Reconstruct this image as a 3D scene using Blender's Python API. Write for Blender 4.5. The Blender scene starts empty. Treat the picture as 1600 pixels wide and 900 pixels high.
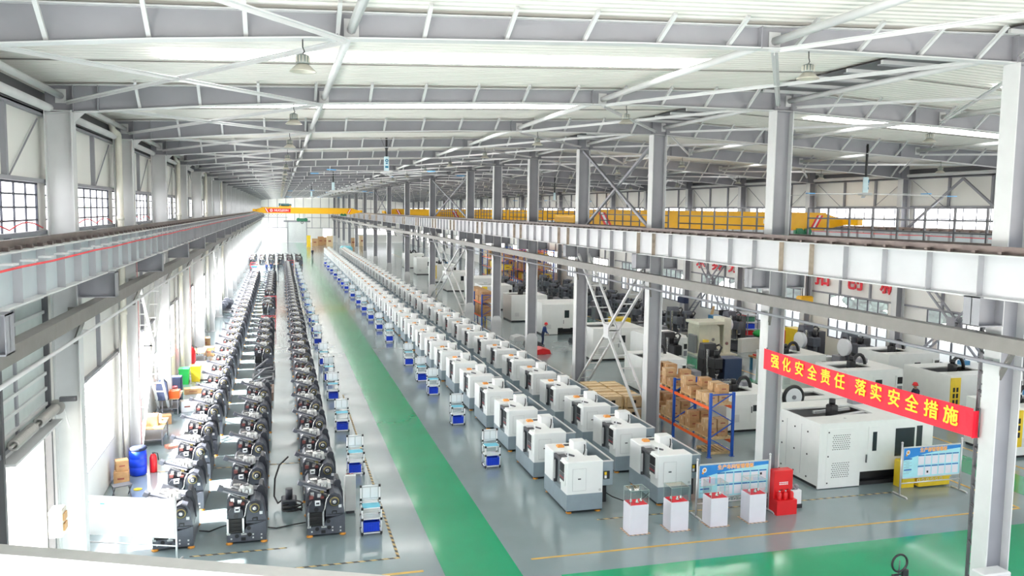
import bpy, math, random
from mathutils import Vector, Matrix
random.seed(7)
S = bpy.context.scene
COL = S.collection

# ------------------------------------------------------------------ camera, light, exposure
CAM = Vector((0, 0, 10))
_p, _y, _r = 0.0919319167, 0.273921035, 0.0137101219
_f = Vector((math.sin(_y)*math.cos(_p), math.cos(_y)*math.cos(_p), -math.sin(_p)))
_r0 = Vector((math.cos(_y), -math.sin(_y), 0)); _u0 = _r0.cross(_f)
_right = math.cos(_r)*_r0 + math.sin(_r)*_u0
_up = -math.sin(_r)*_r0 + math.cos(_r)*_u0
cam_data = bpy.data.cameras.new('camera'); cam_ob = bpy.data.objects.new('camera', cam_data); COL.objects.link(cam_ob)
cam_data.sensor_width = 36.0; cam_data.lens = 1294.564/1600*36.0
cam_data.clip_start = 0.1; cam_data.clip_end = 900
cam_ob.matrix_world = Matrix(((_right.x, _up.x, -_f.x, 0), (_right.y, _up.y, -_f.y, 0), (_right.z, _up.z, -_f.z, 10), (0, 0, 0, 1)))
S.camera = cam_ob
S.view_settings.view_transform = 'Standard'; S.view_settings.look = 'None'
S.view_settings.exposure = -0.45; S.view_settings.gamma = 1.0; S.view_settings.use_curve_mapping = False
S.cycles.use_denoising = True
S.cycles.max_bounces = 8; S.cycles.diffuse_bounces = 6; S.cycles.glossy_bounces = 3; S.cycles.transparent_max_bounces = 12
S.cycles.sample_clamp_indirect = 6.0
S.cycles.caustics_reflective = False; S.cycles.caustics_refractive = False

SKY_STRENGTH = 3.0
SKYLIGHT_STRENGTH = 10.0
PANE_STRENGTH = 6.0
w = bpy.data.worlds.new('sky'); S.world = w; w.use_nodes = True
nt = w.node_tree; nt.nodes.clear()
o_ = nt.nodes.new('ShaderNodeOutputWorld'); b_ = nt.nodes.new('ShaderNodeBackground')
tc = nt.nodes.new('ShaderNodeTexCoord'); sx = nt.nodes.new('ShaderNodeSeparateXYZ'); cr = nt.nodes.new('ShaderNodeValToRGB')
cr.color_ramp.elements[0].position = 0.45; cr.color_ramp.elements[0].color = (0.95, 0.96, 0.97, 1)
cr.color_ramp.elements[1].position = 0.9; cr.color_ramp.elements[1].color = (0.72, 0.84, 1.0, 1)
mr = nt.nodes.new('ShaderNodeMapRange'); mr.inputs[1].default_value = -1; mr.inputs[2].default_value = 1
nt.links.new(tc.outputs['Generated'], sx.inputs[0]); nt.links.new(sx.outputs['Z'], mr.inputs[0])
nt.links.new(mr.outputs[0], cr.inputs[0]); nt.links.new(cr.outputs[0], b_.inputs[0]); nt.links.new(b_.outputs[0], o_.inputs[0])
b_.inputs[1].default_value = SKY_STRENGTH

sun_data = bpy.data.lights.new('sun', 'SUN'); sun_data.energy = 130.0; sun_data.angle = math.radians(2.5); sun_data.color = (1.0, 0.97, 0.92)
sun_ob = bpy.data.objects.new('sun', sun_data); COL.objects.link(sun_ob); sun_ob.location = (-40, 30, 40)
sun_ob.rotation_euler = Vector((math.cos(math.radians(42)), 0.06, -math.sin(math.radians(42)))).to_track_quat('-Z', 'Y').to_euler()

# ------------------------------------------------------------------ materials
MATS = {}
def M(name, col, rough=0.5, metal=0.0, var=0.05, scale=3.0, bump=0.0, coat=0.0, emit=0.0, spec=0.5):
    if name in MATS: return MATS[name]
    m = bpy.data.materials.new(name); m.use_nodes = True
    n = m.node_tree.nodes; l = m.node_tree.links; p = n['Principled BSDF']
    p.inputs['Roughness'].default_value = rough; p.inputs['Metallic'].default_value = metal
    p.inputs['Specular IOR Level'].default_value = spec
    if coat: p.inputs['Coat Weight'].default_value = coat; p.inputs['Coat Roughness'].default_value = 0.08
    c = (*col, 1)
    if var:
        t = n.new('ShaderNodeTexCoord'); z = n.new('ShaderNodeTexNoise'); z.inputs['Scale'].default_value = scale; z.inputs['Detail'].default_value = 3
        r = n.new('ShaderNodeValToRGB')
        r.color_ramp.elements[0].position = 0.3; r.color_ramp.elements[1].position = 0.7
        r.color_ramp.elements[0].color = (*[max(0, a*(1-var)) for a in col], 1); r.color_ramp.elements[1].color = (*[min(1, a*(1+var)) for a in col], 1)
        l.new(t.outputs['Object'], z.inputs['Vector']); l.new(z.outputs['Fac'], r.inputs[0]); l.new(r.outputs[0], p.inputs['Base Color'])
        if bump:
            b = n.new('ShaderNodeBump'); b.inputs['Strength'].default_value = bump; b.inputs['Distance'].default_value = 0.02
            l.new(z.outputs['Fac'], b.inputs['Height']); l.new(b.outputs[0], p.inputs['Normal'])
    else: p.inputs['Base Color'].default_value = c
    if emit:
        p.inputs['Emission Color'].default_value = c; p.inputs['Emission Strength'].default_value = emit
    MATS[name] = m
    return m

def glass_mat(name, tint, gloss=0.1, fmin=0.0):
    if name in MATS: return MATS[name]
    m = bpy.data.materials.new(name); m.use_nodes = True; n = m.node_tree.nodes; l = m.node_tree.links; n.clear()
    o = n.new('ShaderNodeOutputMaterial'); mx = n.new('ShaderNodeMixShader'); tr = n.new('ShaderNodeBsdfTransparent'); gl = n.new('ShaderNodeBsdfGlossy')
    lw = n.new('ShaderNodeLayerWeight'); lw.inputs[0].default_value = 0.25
    mt = n.new('ShaderNodeMath'); mt.operation = 'MULTIPLY_ADD'; mt.inputs[1].default_value = 0.25; mt.inputs[2].default_value = gloss
    tr.inputs[0].default_value = (*tint, 1); gl.inputs['Roughness'].default_value = 0.03
    l.new(lw.outputs['Fresnel'], mt.inputs[0]); l.new(mt.outputs[0], mx.inputs[0]); l.new(tr.outputs[0], mx.inputs[1]); l.new(gl.outputs[0], mx.inputs[2]); l.new(mx.outputs[0], o.inputs[0])
    MATS[name] = m; return m

def stripe_mat(name, c1, c2, period, axis, rough=0.5, slant=0.0):
    """two-colour tape: bands along one object axis"""
    m = bpy.data.materials.new(name); m.use_nodes = True; n = m.node_tree.nodes; l = m.node_tree.links; p = n['Principled BSDF']
    t = n.new('ShaderNodeTexCoord'); s = n.new('ShaderNodeSeparateXYZ'); l.new(t.outputs['Object'], s.inputs[0])
    a = n.new('ShaderNodeMath'); a.operation = 'ADD'; l.new(s.outputs['X'], a.inputs[0]); l.new(s.outputs['Y'], a.inputs[1])
    d = n.new('ShaderNodeMath'); d.operation = 'DIVIDE'; d.inputs[1].default_value = period
    l.new(a.outputs[0] if axis == 'XY' else s.outputs[axis], d.inputs[0])
    f = n.new('ShaderNodeMath'); f.operation = 'FRACT'; l.new(d.outputs[0], f.inputs[0])
    g = n.new('ShaderNodeMath'); g.operation = 'GREATER_THAN'; g.inputs[1].default_value = 0.5; l.new(f.outputs[0], g.inputs[0])
    x = n.new('ShaderNodeMixRGB'); x.inputs[1].default_value = (*c1, 1); x.inputs[2].default_value = (*c2, 1); l.new(g.outputs[0], x.inputs[0])
    l.new(x.outputs[0], p.inputs['Base Color']); p.inputs['Roughness'].default_value = rough
    MATS[name] = m; return m

def floor_mat(name, col, rough):
    m = bpy.data.materials.new(name); m.use_nodes = True; n = m.node_tree.nodes; l = m.node_tree.links; p = n['Principled BSDF']
    t = n.new('ShaderNodeTexCoord')
    z = n.new('ShaderNodeTexNoise'); z.inputs['Scale'].default_value = 0.35; z.inputs['Detail'].default_value = 5; l.new(t.outputs['Object'], z.inputs['Vector'])
    r = n.new('ShaderNodeValToRGB'); r.color_ramp.elements[0].position = 0.3; r.color_ramp.elements[1].position = 0.72
    r.color_ramp.elements[0].color = (*[a*0.9 for a in col], 1); r.color_ramp.elements[1].color = (*[min(1, a*1.1) for a in col], 1)
    l.new(z.outputs['Fac'], r.inputs[0]); l.new(r.outputs[0], p.inputs['Base Color'])
    z2 = n.new('ShaderNodeTexNoise'); z2.inputs['Scale'].default_value = 1.3; z2.inputs['Detail'].default_value = 2; l.new(t.outputs['Object'], z2.inputs['Vector'])
    mp = n.new('ShaderNodeMapRange'); mp.inputs[3].default_value = rough*0.7; mp.inputs[4].default_value = rough*1.4
    l.new(z2.outputs['Fac'], mp.inputs[0]); l.new(mp.outputs[0], p.inputs['Roughness'])
    b = n.new('ShaderNodeBump'); b.inputs['Strength'].default_value = 0.04; b.inputs['Distance'].default_value = 0.05
    l.new(z2.outputs['Fac'], b.inputs['Height']); l.new(b.outputs[0], p.inputs['Normal'])
    p.inputs['Coat Weight'].default_value = 0.2; p.inputs['Coat Roughness'].default_value = 0.06
    MATS[name] = m; return m

def sky_panel(name, col, strength):
    m = bpy.data.materials.new(name); m.use_nodes = True; n = m.node_tree.nodes; l = m.node_tree.links; p = n['Principled BSDF']
    p.inputs['Base Color'].default_value = (0.8, 0.8, 0.8, 1); p.inputs['Roughness'].default_value = 0.4
    p.inputs['Emission Color'].default_value = (*col, 1); p.inputs['Emission Strength'].default_value = strength
    MATS[name] = m; return m

STEEL = M('painted_steel_grey', (0.25, 0.25, 0.275), 0.45, var=0.06, scale=1.5)
STEEL_L = M('painted_steel_light', (0.60, 0.60, 0.60), 0.45, var=0.05, scale=1.5)
GIRD = M('girder_blue_grey', (0.46, 0.52, 0.55), 0.42, var=0.06, scale=0.8)
GIRD_W = M('girder_white_grey', (0.58, 0.58, 0.60), 0.42, var=0.05, scale=0.8)
STEEL_D = M('steel_dark', (0.10, 0.10, 0.11), 0.5, 0.3)
RAIL = M('rail_steel', (0.16, 0.13, 0.12), 0.4, 0.7, var=0.25, scale=2.0)
RUST = M('rust_patch', (0.30, 0.17, 0.08), 0.8, 0.2, var=0.3, scale=4)
GREYBEAM = M('tie_beam_grey', (0.17, 0.16, 0.15), 0.5, var=0.08)
ROOFM = M('roof_liner_white', (0.74, 0.715, 0.67), 0.5, var=0.03, scale=0.6)
PANEL = M('wall_panel_white', (0.80, 0.79, 0.75), 0.5, var=0.03, scale=0.5)
FRAME_D = M('window_frame_dark', (0.035, 0.04, 0.06), 0.45)
WHITE = M('white_paint', (0.86, 0.87, 0.86), 0.35, var=0.015)
WHITE_G = M('white_enclosure', (0.84, 0.85, 0.82), 0.38, var=0.02)
BASEG = M('base_blue_grey', (0.27, 0.33, 0.37), 0.4, var=0.05)
BASEG_D = M('door_grey', (0.20, 0.22, 0.23), 0.4, var=0.05)
BLACK = M('black_paint', (0.012, 0.012, 0.014), 0.4)
CAST = M('cast_iron_dark', (0.040, 0.043, 0.055), 0.45, 0.1, var=0.2, scale=6)
CAST2 = M('cast_iron_blue', (0.085, 0.092, 0.115), 0.45, 0.0, var=0.15, scale=5)
MACH = M('machined_steel', (0.62, 0.62, 0.61), 0.25, 0.8, var=0.12, scale=14)
CHROME = M('stainless', (0.66, 0.66, 0.67), 0.35, 0.5, var=0.04)
GOLD = M('brass_ring', (0.30, 0.25, 0.10), 0.35, 0.6)
YELLOW = M('crane_yellow', (0.87, 0.46, 0.01), 0.35, var=0.04)
YELLOW2 = M('guard_yellow', (0.86, 0.60, 0.03), 0.4, var=0.06)
ORANGE = M('orange_beam', (0.86, 0.13, 0.02), 0.4, var=0.06)
ORANGE_F = M('orange_foot', (0.72, 0.30, 0.04), 0.45)
BLUE = M('upright_blue', (0.01, 0.08, 0.42), 0.4, var=0.08)
BINBLUE = M('bin_blue', (0.005, 0.05, 0.62), 0.35, var=0.08)
CYAN = M('shelf_mat_cyan', (0.16, 0.56, 0.72), 0.5)
RED = M('red_paint', (0.70, 0.015, 0.02), 0.35, var=0.04)
REDCLOTH = M('red_cloth', (0.80, 0.005, 0.03), 0.6, var=0.05, scale=2)
REDLET = M('red_letters', (0.62, 0.005, 0.02), 0.5)
YELLET = M('yellow_letters', (0.95, 0.72, 0.02), 0.5, emit=0.0)
CARTON = M('carton_brown', (0.46, 0.26, 0.12), 0.75, var=0.12, scale=5)
CARTON2 = M('carton_light', (0.56, 0.36, 0.19), 0.75, var=0.12, scale=5)
WOOD = M('pallet_wood', (0.62, 0.43, 0.22), 0.75, var=0.2, scale=6)
PLY = M('crate_plywood', (0.72, 0.55, 0.33), 0.7, var=0.12, scale=5)
PAPER = M('paper_white', (0.85, 0.86, 0.88), 0.6, var=0.02)
LILAC = M('plinth_white', (0.80, 0.77, 0.84), 0.45, var=0.02)
RUBBER = M('black_rubber', (0.015, 0.015, 0.016), 0.7)
GREENM = M('motor_green', (0.02, 0.16, 0.08), 0.4)
GREENB = M('bin_green', (0.02, 0.42, 0.08), 0.45)
BLUEM = M('machine_blue', (0.05, 0.22, 0.42), 0.4)
NAVY = M('navy_cloth', (0.02, 0.03, 0.07), 0.8, var=0.2, scale=8)
LAMPG = M('lamp_shell', (0.50, 0.47, 0.40), 0.35, 0.3, var=0.08)
LAMPH = M('lamp_housing', (0.20, 0.23, 0.22), 0.4, 0.4)
LAMPIN = M('lamp_lens', (0.70, 0.82, 0.80), 0.25, 0.0, emit=0.6)
PIPEW = M('drainpipe_cream', (0.72, 0.69, 0.60), 0.45)
REDWIRE = M('red_cable', (0.75, 0.04, 0.05), 0.5)
PINK = M('tangle_red', (0.17, 0.05, 0.045), 0.6)
CARTRED = M('cart_red', (0.60, 0.06, 0.07), 0.5)
GLASS = glass_mat('clear_pane', (0.97, 0.99, 1.0), 0.04)
CASEG = glass_mat('display_glass', (0.985, 0.997, 0.992), 0.02)
def glow_pane(name, strength, see):  # see-through pane with daylight added as a glow of its own
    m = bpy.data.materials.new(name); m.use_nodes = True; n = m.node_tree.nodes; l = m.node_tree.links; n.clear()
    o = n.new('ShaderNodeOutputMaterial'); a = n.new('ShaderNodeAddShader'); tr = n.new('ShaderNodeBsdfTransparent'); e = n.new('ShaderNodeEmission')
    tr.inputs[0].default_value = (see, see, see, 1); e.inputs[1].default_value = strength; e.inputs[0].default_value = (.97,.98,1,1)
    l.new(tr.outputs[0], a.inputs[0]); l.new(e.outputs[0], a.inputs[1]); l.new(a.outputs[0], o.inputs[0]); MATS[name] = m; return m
GLOWPANE = glow_pane('glowing_daylight_pane', 9.0, 0.9)  # strong added glow, whitens the left side of the hall
GLOWPANE2 = glow_pane('weak_glow_pane', 0.22, 0.9)  # weak added glow, so the right windows light the bay
ENDPANE = glow_pane('end_wall_pane', 0.8, 0.6)
RAILD = M('handrail_dark', (0.10, 0.10, 0.11), 0.45, 0.2)
HOSE = M('faded_red_hose', (0.62, 0.30, 0.30), 0.5)
FRAME_L = M('window_frame_glare', (0.45, 0.46, 0.48), 0.45)  # paler than the other frames: window glare put into the colour
SKYL = sky_panel('skylight_sheet', (1.0, 0.99, 0.97), SKYLIGHT_STRENGTH)
PANE = sky_panel('daylight_glow_sheet', (0.97, 0.98, 1.0), PANE_STRENGTH)  # opaque pane, the daylight outside put in as its own glow
FLOORM = floor_mat('epoxy_grey', (0.225, 0.285, 0.30), 0.13)
GREENF = floor_mat('epoxy_green', (0.004, 0.30, 0.135), 0.14)
YELLINE = M('floor_line_yellow', (0.60, 0.36, 0.07), 0.45, var=0.15, scale=3)
HAZARD = stripe_mat('hazard_tape', (0.52, 0.37, 0.14), (0.03, 0.025, 0.02), 0.34, 'XY', 0.45)
HAZRED = stripe_mat('hazard_tape_fine', (0.72, 0.45, 0.25), (0.10, 0.04, 0.03), 0.16, 'XY', 0.45)
FOLI = M('tree_leaves', (0.15, 0.23, 0.20), 0.7, var=0.35, scale=3)
BARK = M('tree_bark', (0.16, 0.11, 0.07), 0.85, var=0.2)
GROUND = M('ground_outside', (0.55, 0.54, 0.50), 0.85, var=0.08, scale=0.3)

# ------------------------------------------------------------------ mesh builder
class MB:
    def __init__(s): s.v = []; s.f = []; s.mi = []; s.m = 0; s.sm = []
    def _add(s, vs, fs, smooth=False):
        b = len(s.v); s.v += [tuple(p) for p in vs]
        for q in fs: s.f.append(tuple(b+i for i in q)); s.mi.append(s.m); s.sm.append(smooth)
        return s
    def box(s, x0, y0, z0, x1, y1, z1):
        return s._add([(x0,y0,z0),(x1,y0,z0),(x1,y1,z0),(x0,y1,z0),(x0,y0,z1),(x1,y0,z1),(x1,y1,z1),(x0,y1,z1)],
            [(0,3,2,1),(4,5,6,7),(0,1,5,4),(1,2,6,5),(2,3,7,6),(3,0,4,7)])
    def cb(s, x, y, z, sx, sy, sz):
        return s.box(x-sx/2, y-sy/2, z-sz/2, x+sx/2, y+sy/2, z+sz/2)
    def rbox(s, x0, y0, z0, x1, y1, z1, r=0.02):
        """box with chamfered vertical and top edges"""
        pl = [(x0+r,y0),(x1-r,y0),(x1,y0+r),(x1,y1-r),(x1-r,y1),(x0+r,y1),(x0,y1-r),(x0,y0+r)]
        pt = [(min(max(a, x0+r), x1-r), min(max(b, y0+r), y1-r)) for a, b in pl]
        vs = [(a,b,z0) for a,b in pl] + [(a,b,z1-r) for a,b in pl] + [(a,b,z1) for a,b in [(x0+r*1.4,y0+r),(x1-r*1.4,y0+r),(x1-r,y0+r*1.4),(x1-r,y1-r*1.4),(x1-r*1.4,y1-r),(x0+r*1.4,y1-r),(x0+r,y1-r*1.4),(x0+r,y0+r*1.4)]]
        fs = [tuple(range(7,-1,-1)), tuple(range(16,24))]
        for k in (0, 8):
            for i in range(8): j = (i+1) % 8; fs.append((k+i,k+j,k+8+j,k+8+i))
        return s._add(vs, fs)
    def prism(s, poly, axis, a, b):
        n = len(poly)
        mk = {'y': lambda p, t: (p[0], t, p[1]), 'x': lambda p, t: (t, p[0], p[1]), 'z': lambda p, t: (p[0], p[1], t)}[axis]
        vs = [mk(p, a) for p in poly] + [mk(p, b) for p in poly]
        ar = sum(poly[i][0]*poly[(i+1)%n][1]-poly[(i+1)%n][0]*poly[i][1] for i in range(n))
        flip = (ar > 0) == (axis in 'y')
        if b < a: flip = not flip
        f0 = list(range(n)); f1 = list(range(n, 2*n)); fs = []
        fs.append(tuple(f0 if flip else f0[::-1])); fs.append(tuple(f1[::-1] if flip else f1))
        for i in range(n):
            j = (i+1) % n; q = (i, j, n+j, n+i); fs.append(q[::-1] if flip else q)
        return s._add(vs, fs)
    def cyl(s, p, q, r, n=12, r2=None, smooth=True):
        p = Vector(p); q = Vector(q); d = (q-p).normalized(); r2 = r if r2 is None else r2
        a = d.orthogonal().normalized(); b = d.cross(a)
        ci = [(math.cos(2*math.pi*i/n), math.sin(2*math.pi*i/n)) for i in range(n)]
        vs = [p+r*(c*a+t*b) for c, t in ci] + [q+r2*(c*a+t*b) for c, t in ci]
        s._add(vs, [(i,(i+1)%n,n+(i+1)%n,n+i) for i in range(n)], smooth)
        m = len(s.v)-2*n; s.f.append(tuple(m+i for i in range(n-1,-1,-1))); s.mi.append(s.m); s.sm.append(False)
        s.f.append(tuple(m+n+i for i in range(n))); s.mi.append(s.m); s.sm.append(False)
        return s
    def tube(s, pts, r, n=6):
        pts = [Vector(p) for p in pts]; rings = []; a = None
        for i, p in enumerate(pts):
            d = (pts[min(i+1, len(pts)-1)] - pts[max(i-1, 0)]).normalized()
            a = d.orthogonal().normalized() if a is None else (a - a.dot(d)*d).normalized()
            b = d.cross(a)
            rings.append([p + r*(math.cos(2*math.pi*k/n)*a + math.sin(2*math.pi*k/n)*b) for k in range(n)])
        vs = [v for g in rings for v in g]; fs = []
        for i in range(len(rings)-1):
            for k in range(n): fs.append((i*n+k, i*n+(k+1)%n, (i+1)*n+(k+1)%n, (i+1)*n+k))
        fs.append(tuple(range(n-1,-1,-1))); L = (len(rings)-1)*n; fs.append(tuple(L+k for k in range(n)))
        return s._add(vs, fs, True)
    def bar(s, p, q, w, h, up=(0,0,1)):
        p = Vector(p); q = Vector(q); d = (q-p).normalized(); u = Vector(up)
        if abs(d.dot(u)) > 0.98: u = Vector((0,1,0))
        a = d.cross(u).normalized()*w/2; b = a.cross(d).normalized()*h/2
        vs = [p-a-b, p+a-b, p+a+b, p-a+b, q-a-b, q+a-b, q+a+b, q-a+b]
        return s._add(vs, [(0,3,2,1),(4,5,6,7),(0,1,5,4),(1,2,6,5),(2,3,7,6),(3,0,4,7)][::1])
    def lathe(s, prof, c=(0,0,0), n=16, axis='z'):
        vs = []
        for r, z in prof:
            for k in range(n):
                x, y = r*math.cos(2*math.pi*k/n), r*math.sin(2*math.pi*k/n)
                vs.append({'z': (c[0]+x, c[1]+y, c[2]+z), 'y': (c[0]+x, c[1]-z, c[2]+y), 'x': (c[0]+z, c[1]+x, c[2]+y)}[axis])
        fs = [(i*n+k, i*n+(k+1)%n, (i+1)*n+(k+1)%n, (i+1)*n+k) for i in range(len(prof)-1) for k in range(n)]
        s._add(vs, fs, True)
        m = len(s.v)-len(vs)
        for i, rev in ((0, True), (len(prof)-1, False)):
            if prof[i][0] > 1e-6:
                q = [m+i*n+k for k in range(n)]; s.f.append(tuple(q[::-1] if rev else q)); s.mi.append(s.m); s.sm.append(False)
        return s
    def torus(s, c, R, r, axis='y', n=20, m=6):
        vs = []
        for i in range(n):
            t = 2*math.pi*i/n
            for j in range(m):
                u = 2*math.pi*j/m; d = R + r*math.cos(u); a, b, e = d*math.cos(t), d*math.sin(t), r*math.sin(u)
                vs.append({'y': (c[0]+a, c[1]+e, c[2]+b), 'z': (c[0]+a, c[1]+b, c[2]+e), 'x': (c[0]+e, c[1]+a, c[2]+b)}[axis])
        return s._add(vs, [(i*m+j, ((i+1)%n)*m+j, ((i+1)%n)*m+(j+1)%m, i*m+(j+1)%m) for i in range(n) for j in range(m)], True)
    def ball(s, c, r, n=10, m=6, sq=(1,1,1)):
        vs = [(c[0], c[1], c[2]-r*sq[2])]
        for i in range(1, m):
            t = -math.pi/2 + math.pi*i/m
            for k in range(n): vs.append((c[0]+sq[0]*r*math.cos(t)*math.cos(2*math.pi*k/n), c[1]+sq[1]*r*math.cos(t)*math.sin(2*math.pi*k/n), c[2]+sq[2]*r*math.sin(t)))
        vs.append((c[0], c[1], c[2]+r*sq[2])); L = len(vs)-1
        fs = [(0, 1+(k+1)%n, 1+k) for k in range(n)]
        for i in range(m-2):
            for k in range(n): fs.append((1+i*n+k, 1+i*n+(k+1)%n, 1+(i+1)*n+(k+1)%n, 1+(i+1)*n+k))
        fs += [(1+(m-2)*n+k, 1+(m-2)*n+(k+1)%n, L) for k in range(n)]
        return s._add(vs, fs, True)
    def mesh(s, name, mats):
        me = bpy.data.meshes.new(name); me.from_pydata(s.v, [], s.f)
        for m in (mats if isinstance(mats, (list, tuple)) else [mats]): me.materials.append(m)
        me.polygons.foreach_set('material_index', s.mi); me.polygons.foreach_set('use_smooth', s.sm); me.update()
        return me
    def build(s, name, mats, parent=None, loc=None):
        o = bpy.data.objects.new(name, s.mesh(name, mats)); COL.objects.link(o)
        if parent is not None: o.parent = parent
        if loc is not None: o.location = loc
        return o

def tag(o, label, cat, group=None, kind=None):
    if label: o['label'] = label
    if cat: o['category'] = cat
    if group: o['group'] = group
    if kind: o['kind'] = kind
    return o
def thing(name, label, cat, loc=(0,0,0), rz=0.0, group=None):
    o = bpy.data.objects.new(name, None); COL.objects.link(o); o.location = loc; o.rotation_euler = (0,0,rz); o.empty_display_size = 0.2
    return tag(o, label, cat, group)
def struct(o): o['kind'] = 'structure'; return o
def kids(o): return CH.get(o.name) or [c for c in bpy.data.objects if c.parent == o]
CH = {}
def copy_tree(o, parent=None):
    c = o.copy(); COL.objects.link(c)
    if parent is not None: c.parent = parent
    cs = CH.get(o.name)
    if cs is None: cs = CH[o.name] = [k for k in bpy.data.objects if k.parent == o]
    for k in cs: copy_tree(k, c)
    return c
def dup(root, loc, rz=None, label=None, group=None):
    c = copy_tree(root); c.location = loc
    if rz is not None: c.rotation_euler = (0,0,rz)
    if label: c['label'] = label
    if group: c['group'] = group
    return c
def merged_mesh(root, name):
    """one mesh of a thing and its parts, for copies too small to show them"""
    mb = MB(); mats = []
    def walk(o, mw):
        if o.type == 'MESH':
            me = o.data; b = len(mb.v); mb.v += [tuple(mw @ v.co) for v in me.vertices]
            for p in me.polygons:
                mt = me.materials[p.material_index] if me.materials else None
                if mt not in mats: mats.append(mt)
                mb.f.append(tuple(b+i for i in p.vertices)); mb.mi.append(mats.index(mt)); mb.sm.append(p.use_smooth)
        for k in [k for k in bpy.data.objects if k.parent == o]:
            walk(k, mw @ Matrix.LocRotScale(k.location, k.rotation_euler, k.scale))
    walk(root, Matrix.Identity(4))
    return mb.mesh(name, mats)
def text(name, body, size, mat, loc, rot, parent=None, bold=0.0, depth=0.004, align='CENTER', sx=1.0):
    c = bpy.data.curves.new(name, 'FONT'); c.body = body; c.size = size; c.align_x = align; c.align_y = 'CENTER'; c.extrude = depth
    c.resolution_u = 2
    o = bpy.data.objects.new(name, c); COL.objects.link(o); c.materials.append(mat); o.location = loc; o.rotation_euler = rot; o.scale = (sx, 1, 1)
    dg = bpy.context.evaluated_depsgraph_get(); me = bpy.data.meshes.new_from_object(o.evaluated_get(dg)); me.materials.clear(); me.materials.append(mat)
    if bold:
        vs = [v.co.copy() for v in me.vertices]; fs = [tuple(p.vertices) for p in me.polygons]; mb = MB()
        for k, (dx, dy) in enumerate(((-1,0),(1,0),(0,.7),(0,-.7))): mb._add([(v.x+dx*bold, v.y+dy*bold, v.z+.0006*k) for v in vs], fs)
        me = mb.mesh(name, mat)
    m = bpy.data.objects.new(name, me); COL.objects.link(m); m.location = loc; m.rotation_euler = rot; m.scale = (sx, 1, 1)
    bpy.data.objects.remove(o); o = m
    if parent is not None: o.parent = parent
    return o
_ones = 'first second third fourth fifth sixth seventh eighth ninth tenth eleventh twelfth thirteenth fourteenth fifteenth sixteenth seventeenth eighteenth nineteenth'.split()
_tens = {2: 'twent', 3: 'thirt', 4: 'fort', 5: 'fift'}
def nth(i):
    if i < 20: return _ones[i-1]
    t, u = divmod(i, 10)
    return _tens[t]+'ieth' if u == 0 else _tens[t]+'y-'+_ones[u-1]
R90 = math.pi/2

# ------------------------------------------------------------------ the building's measures
Y0, BAY, NB = 15.08, 9.27, 26
FY = [Y0 + BAY*k for k in range(NB+1)]        # frame planes
YEND = FY[-1]
XL, XM, XR = -6.0, 16.0, 37.5                 # left wall, middle columns, right wall
def zroof(x): return 14.08 - 0.043*abs(x-16.0)
def zbot(x):
    if x <= 16: pts = [(-6, 12.35), (-4.6, 12.47), (-0.6, 12.86), (6.7, 13.23), (10.9, 13.36), (16, 13.41)]
    else: pts = [(16, 13.41), (22.9, 13.14), (33, 12.62), (37.6, 12.25)]
    for (a, za), (b, zb) in zip(pts, pts[1:]):
        if a <= x <= b: return za + (zb-za)*(x-a)/(b-a)
    return pts[-1][1]
# ================================================================== the building
# floor and its painted aisles
struct(MB().box(-6.0, 4, -0.12, XR, YEND, 0).build('floor', FLOORM))
struct(MB().box(-140, -60, -0.4, -6.02, 420, -0.14).box(XR+.02, -60, -0.4, 180, 420, -0.14).build('ground', GROUND))
n_trim = [0]
def trim(mb, mat):
    n_trim[0] += 1
    return struct(mb.build('trim_%d' % n_trim[0], mat))
trim(MB().box(4.28, 4, 0, 6.36, 251, 0.004), GREENF)
trim(MB().box(7.4, 14.5, 0, 30.9, 20.9, 0.004), GREENF)
trim(MB().box(25.9, 20.9, 0, 27.75, 200, 0.004), GREENF)
trim(MB().box(6.9, 22.05, 0, 24.6, 22.14, 0.004), YELLINE)
trim(MB().box(24.55, 22.16, 0, 24.67, 200, 0.004), YELLINE)
trim(MB().box(28.6, 21.0, 0, 28.72, 200, 0.004), YELLINE)
trim(MB().box(2.6, 22.0, 0, 3.75, 22.12, 0.004), YELLINE)
trim(MB().box(-2.6, 23.06, 0, 3.24, 23.14, 0.004), HAZARD)
trim(MB().box(3.16, 23.14, 0, 3.24, 45, 0.004), HAZARD)
trim(MB().box(-2.6, 24.56, 0, 0.1, 24.64, 0.004), HAZARD)
trim(MB().box(9.9, 24.51, 0, 21.4, 24.58, 0.004), HAZARD)
trim(MB().box(-5.4, 33.0, 0, 1.2, 33.08, 0.004), HAZARD)

# roof: corrugated liner, two slopes
def roof_half(name, xa, xb):
    y = 4.0; per = 0.30; ys = []
    while y < YEND:
        ys += [(y, 0), (y+.09, 0), (y+.13, .035), (y+.26, .035)]; y += per
    vs = []; xs = [xa, xb]
    for yy, dz in ys:
        for x in xs: vs.append((x, yy, zroof(x)+.03+dz))
    fs = [(2*i, 2*i+2, 2*i+3, 2*i+1) for i in range(len(ys)-1)]
    mb = MB(); mb._add(vs, fs)
    n = len(vs); mb._add([(xa,4,zroof(xa)+.12),(xb,4,zroof(xb)+.12),(xb,YEND,zroof(xb)+.12),(xa,YEND,zroof(xa)+.12)], [(0,1,2,3)])
    return struct(mb.build(name, ROOFM))
roof_half('ceiling', XL-.3, 16.0); roof_half('ceiling', 16.0, XR+.3)

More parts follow.
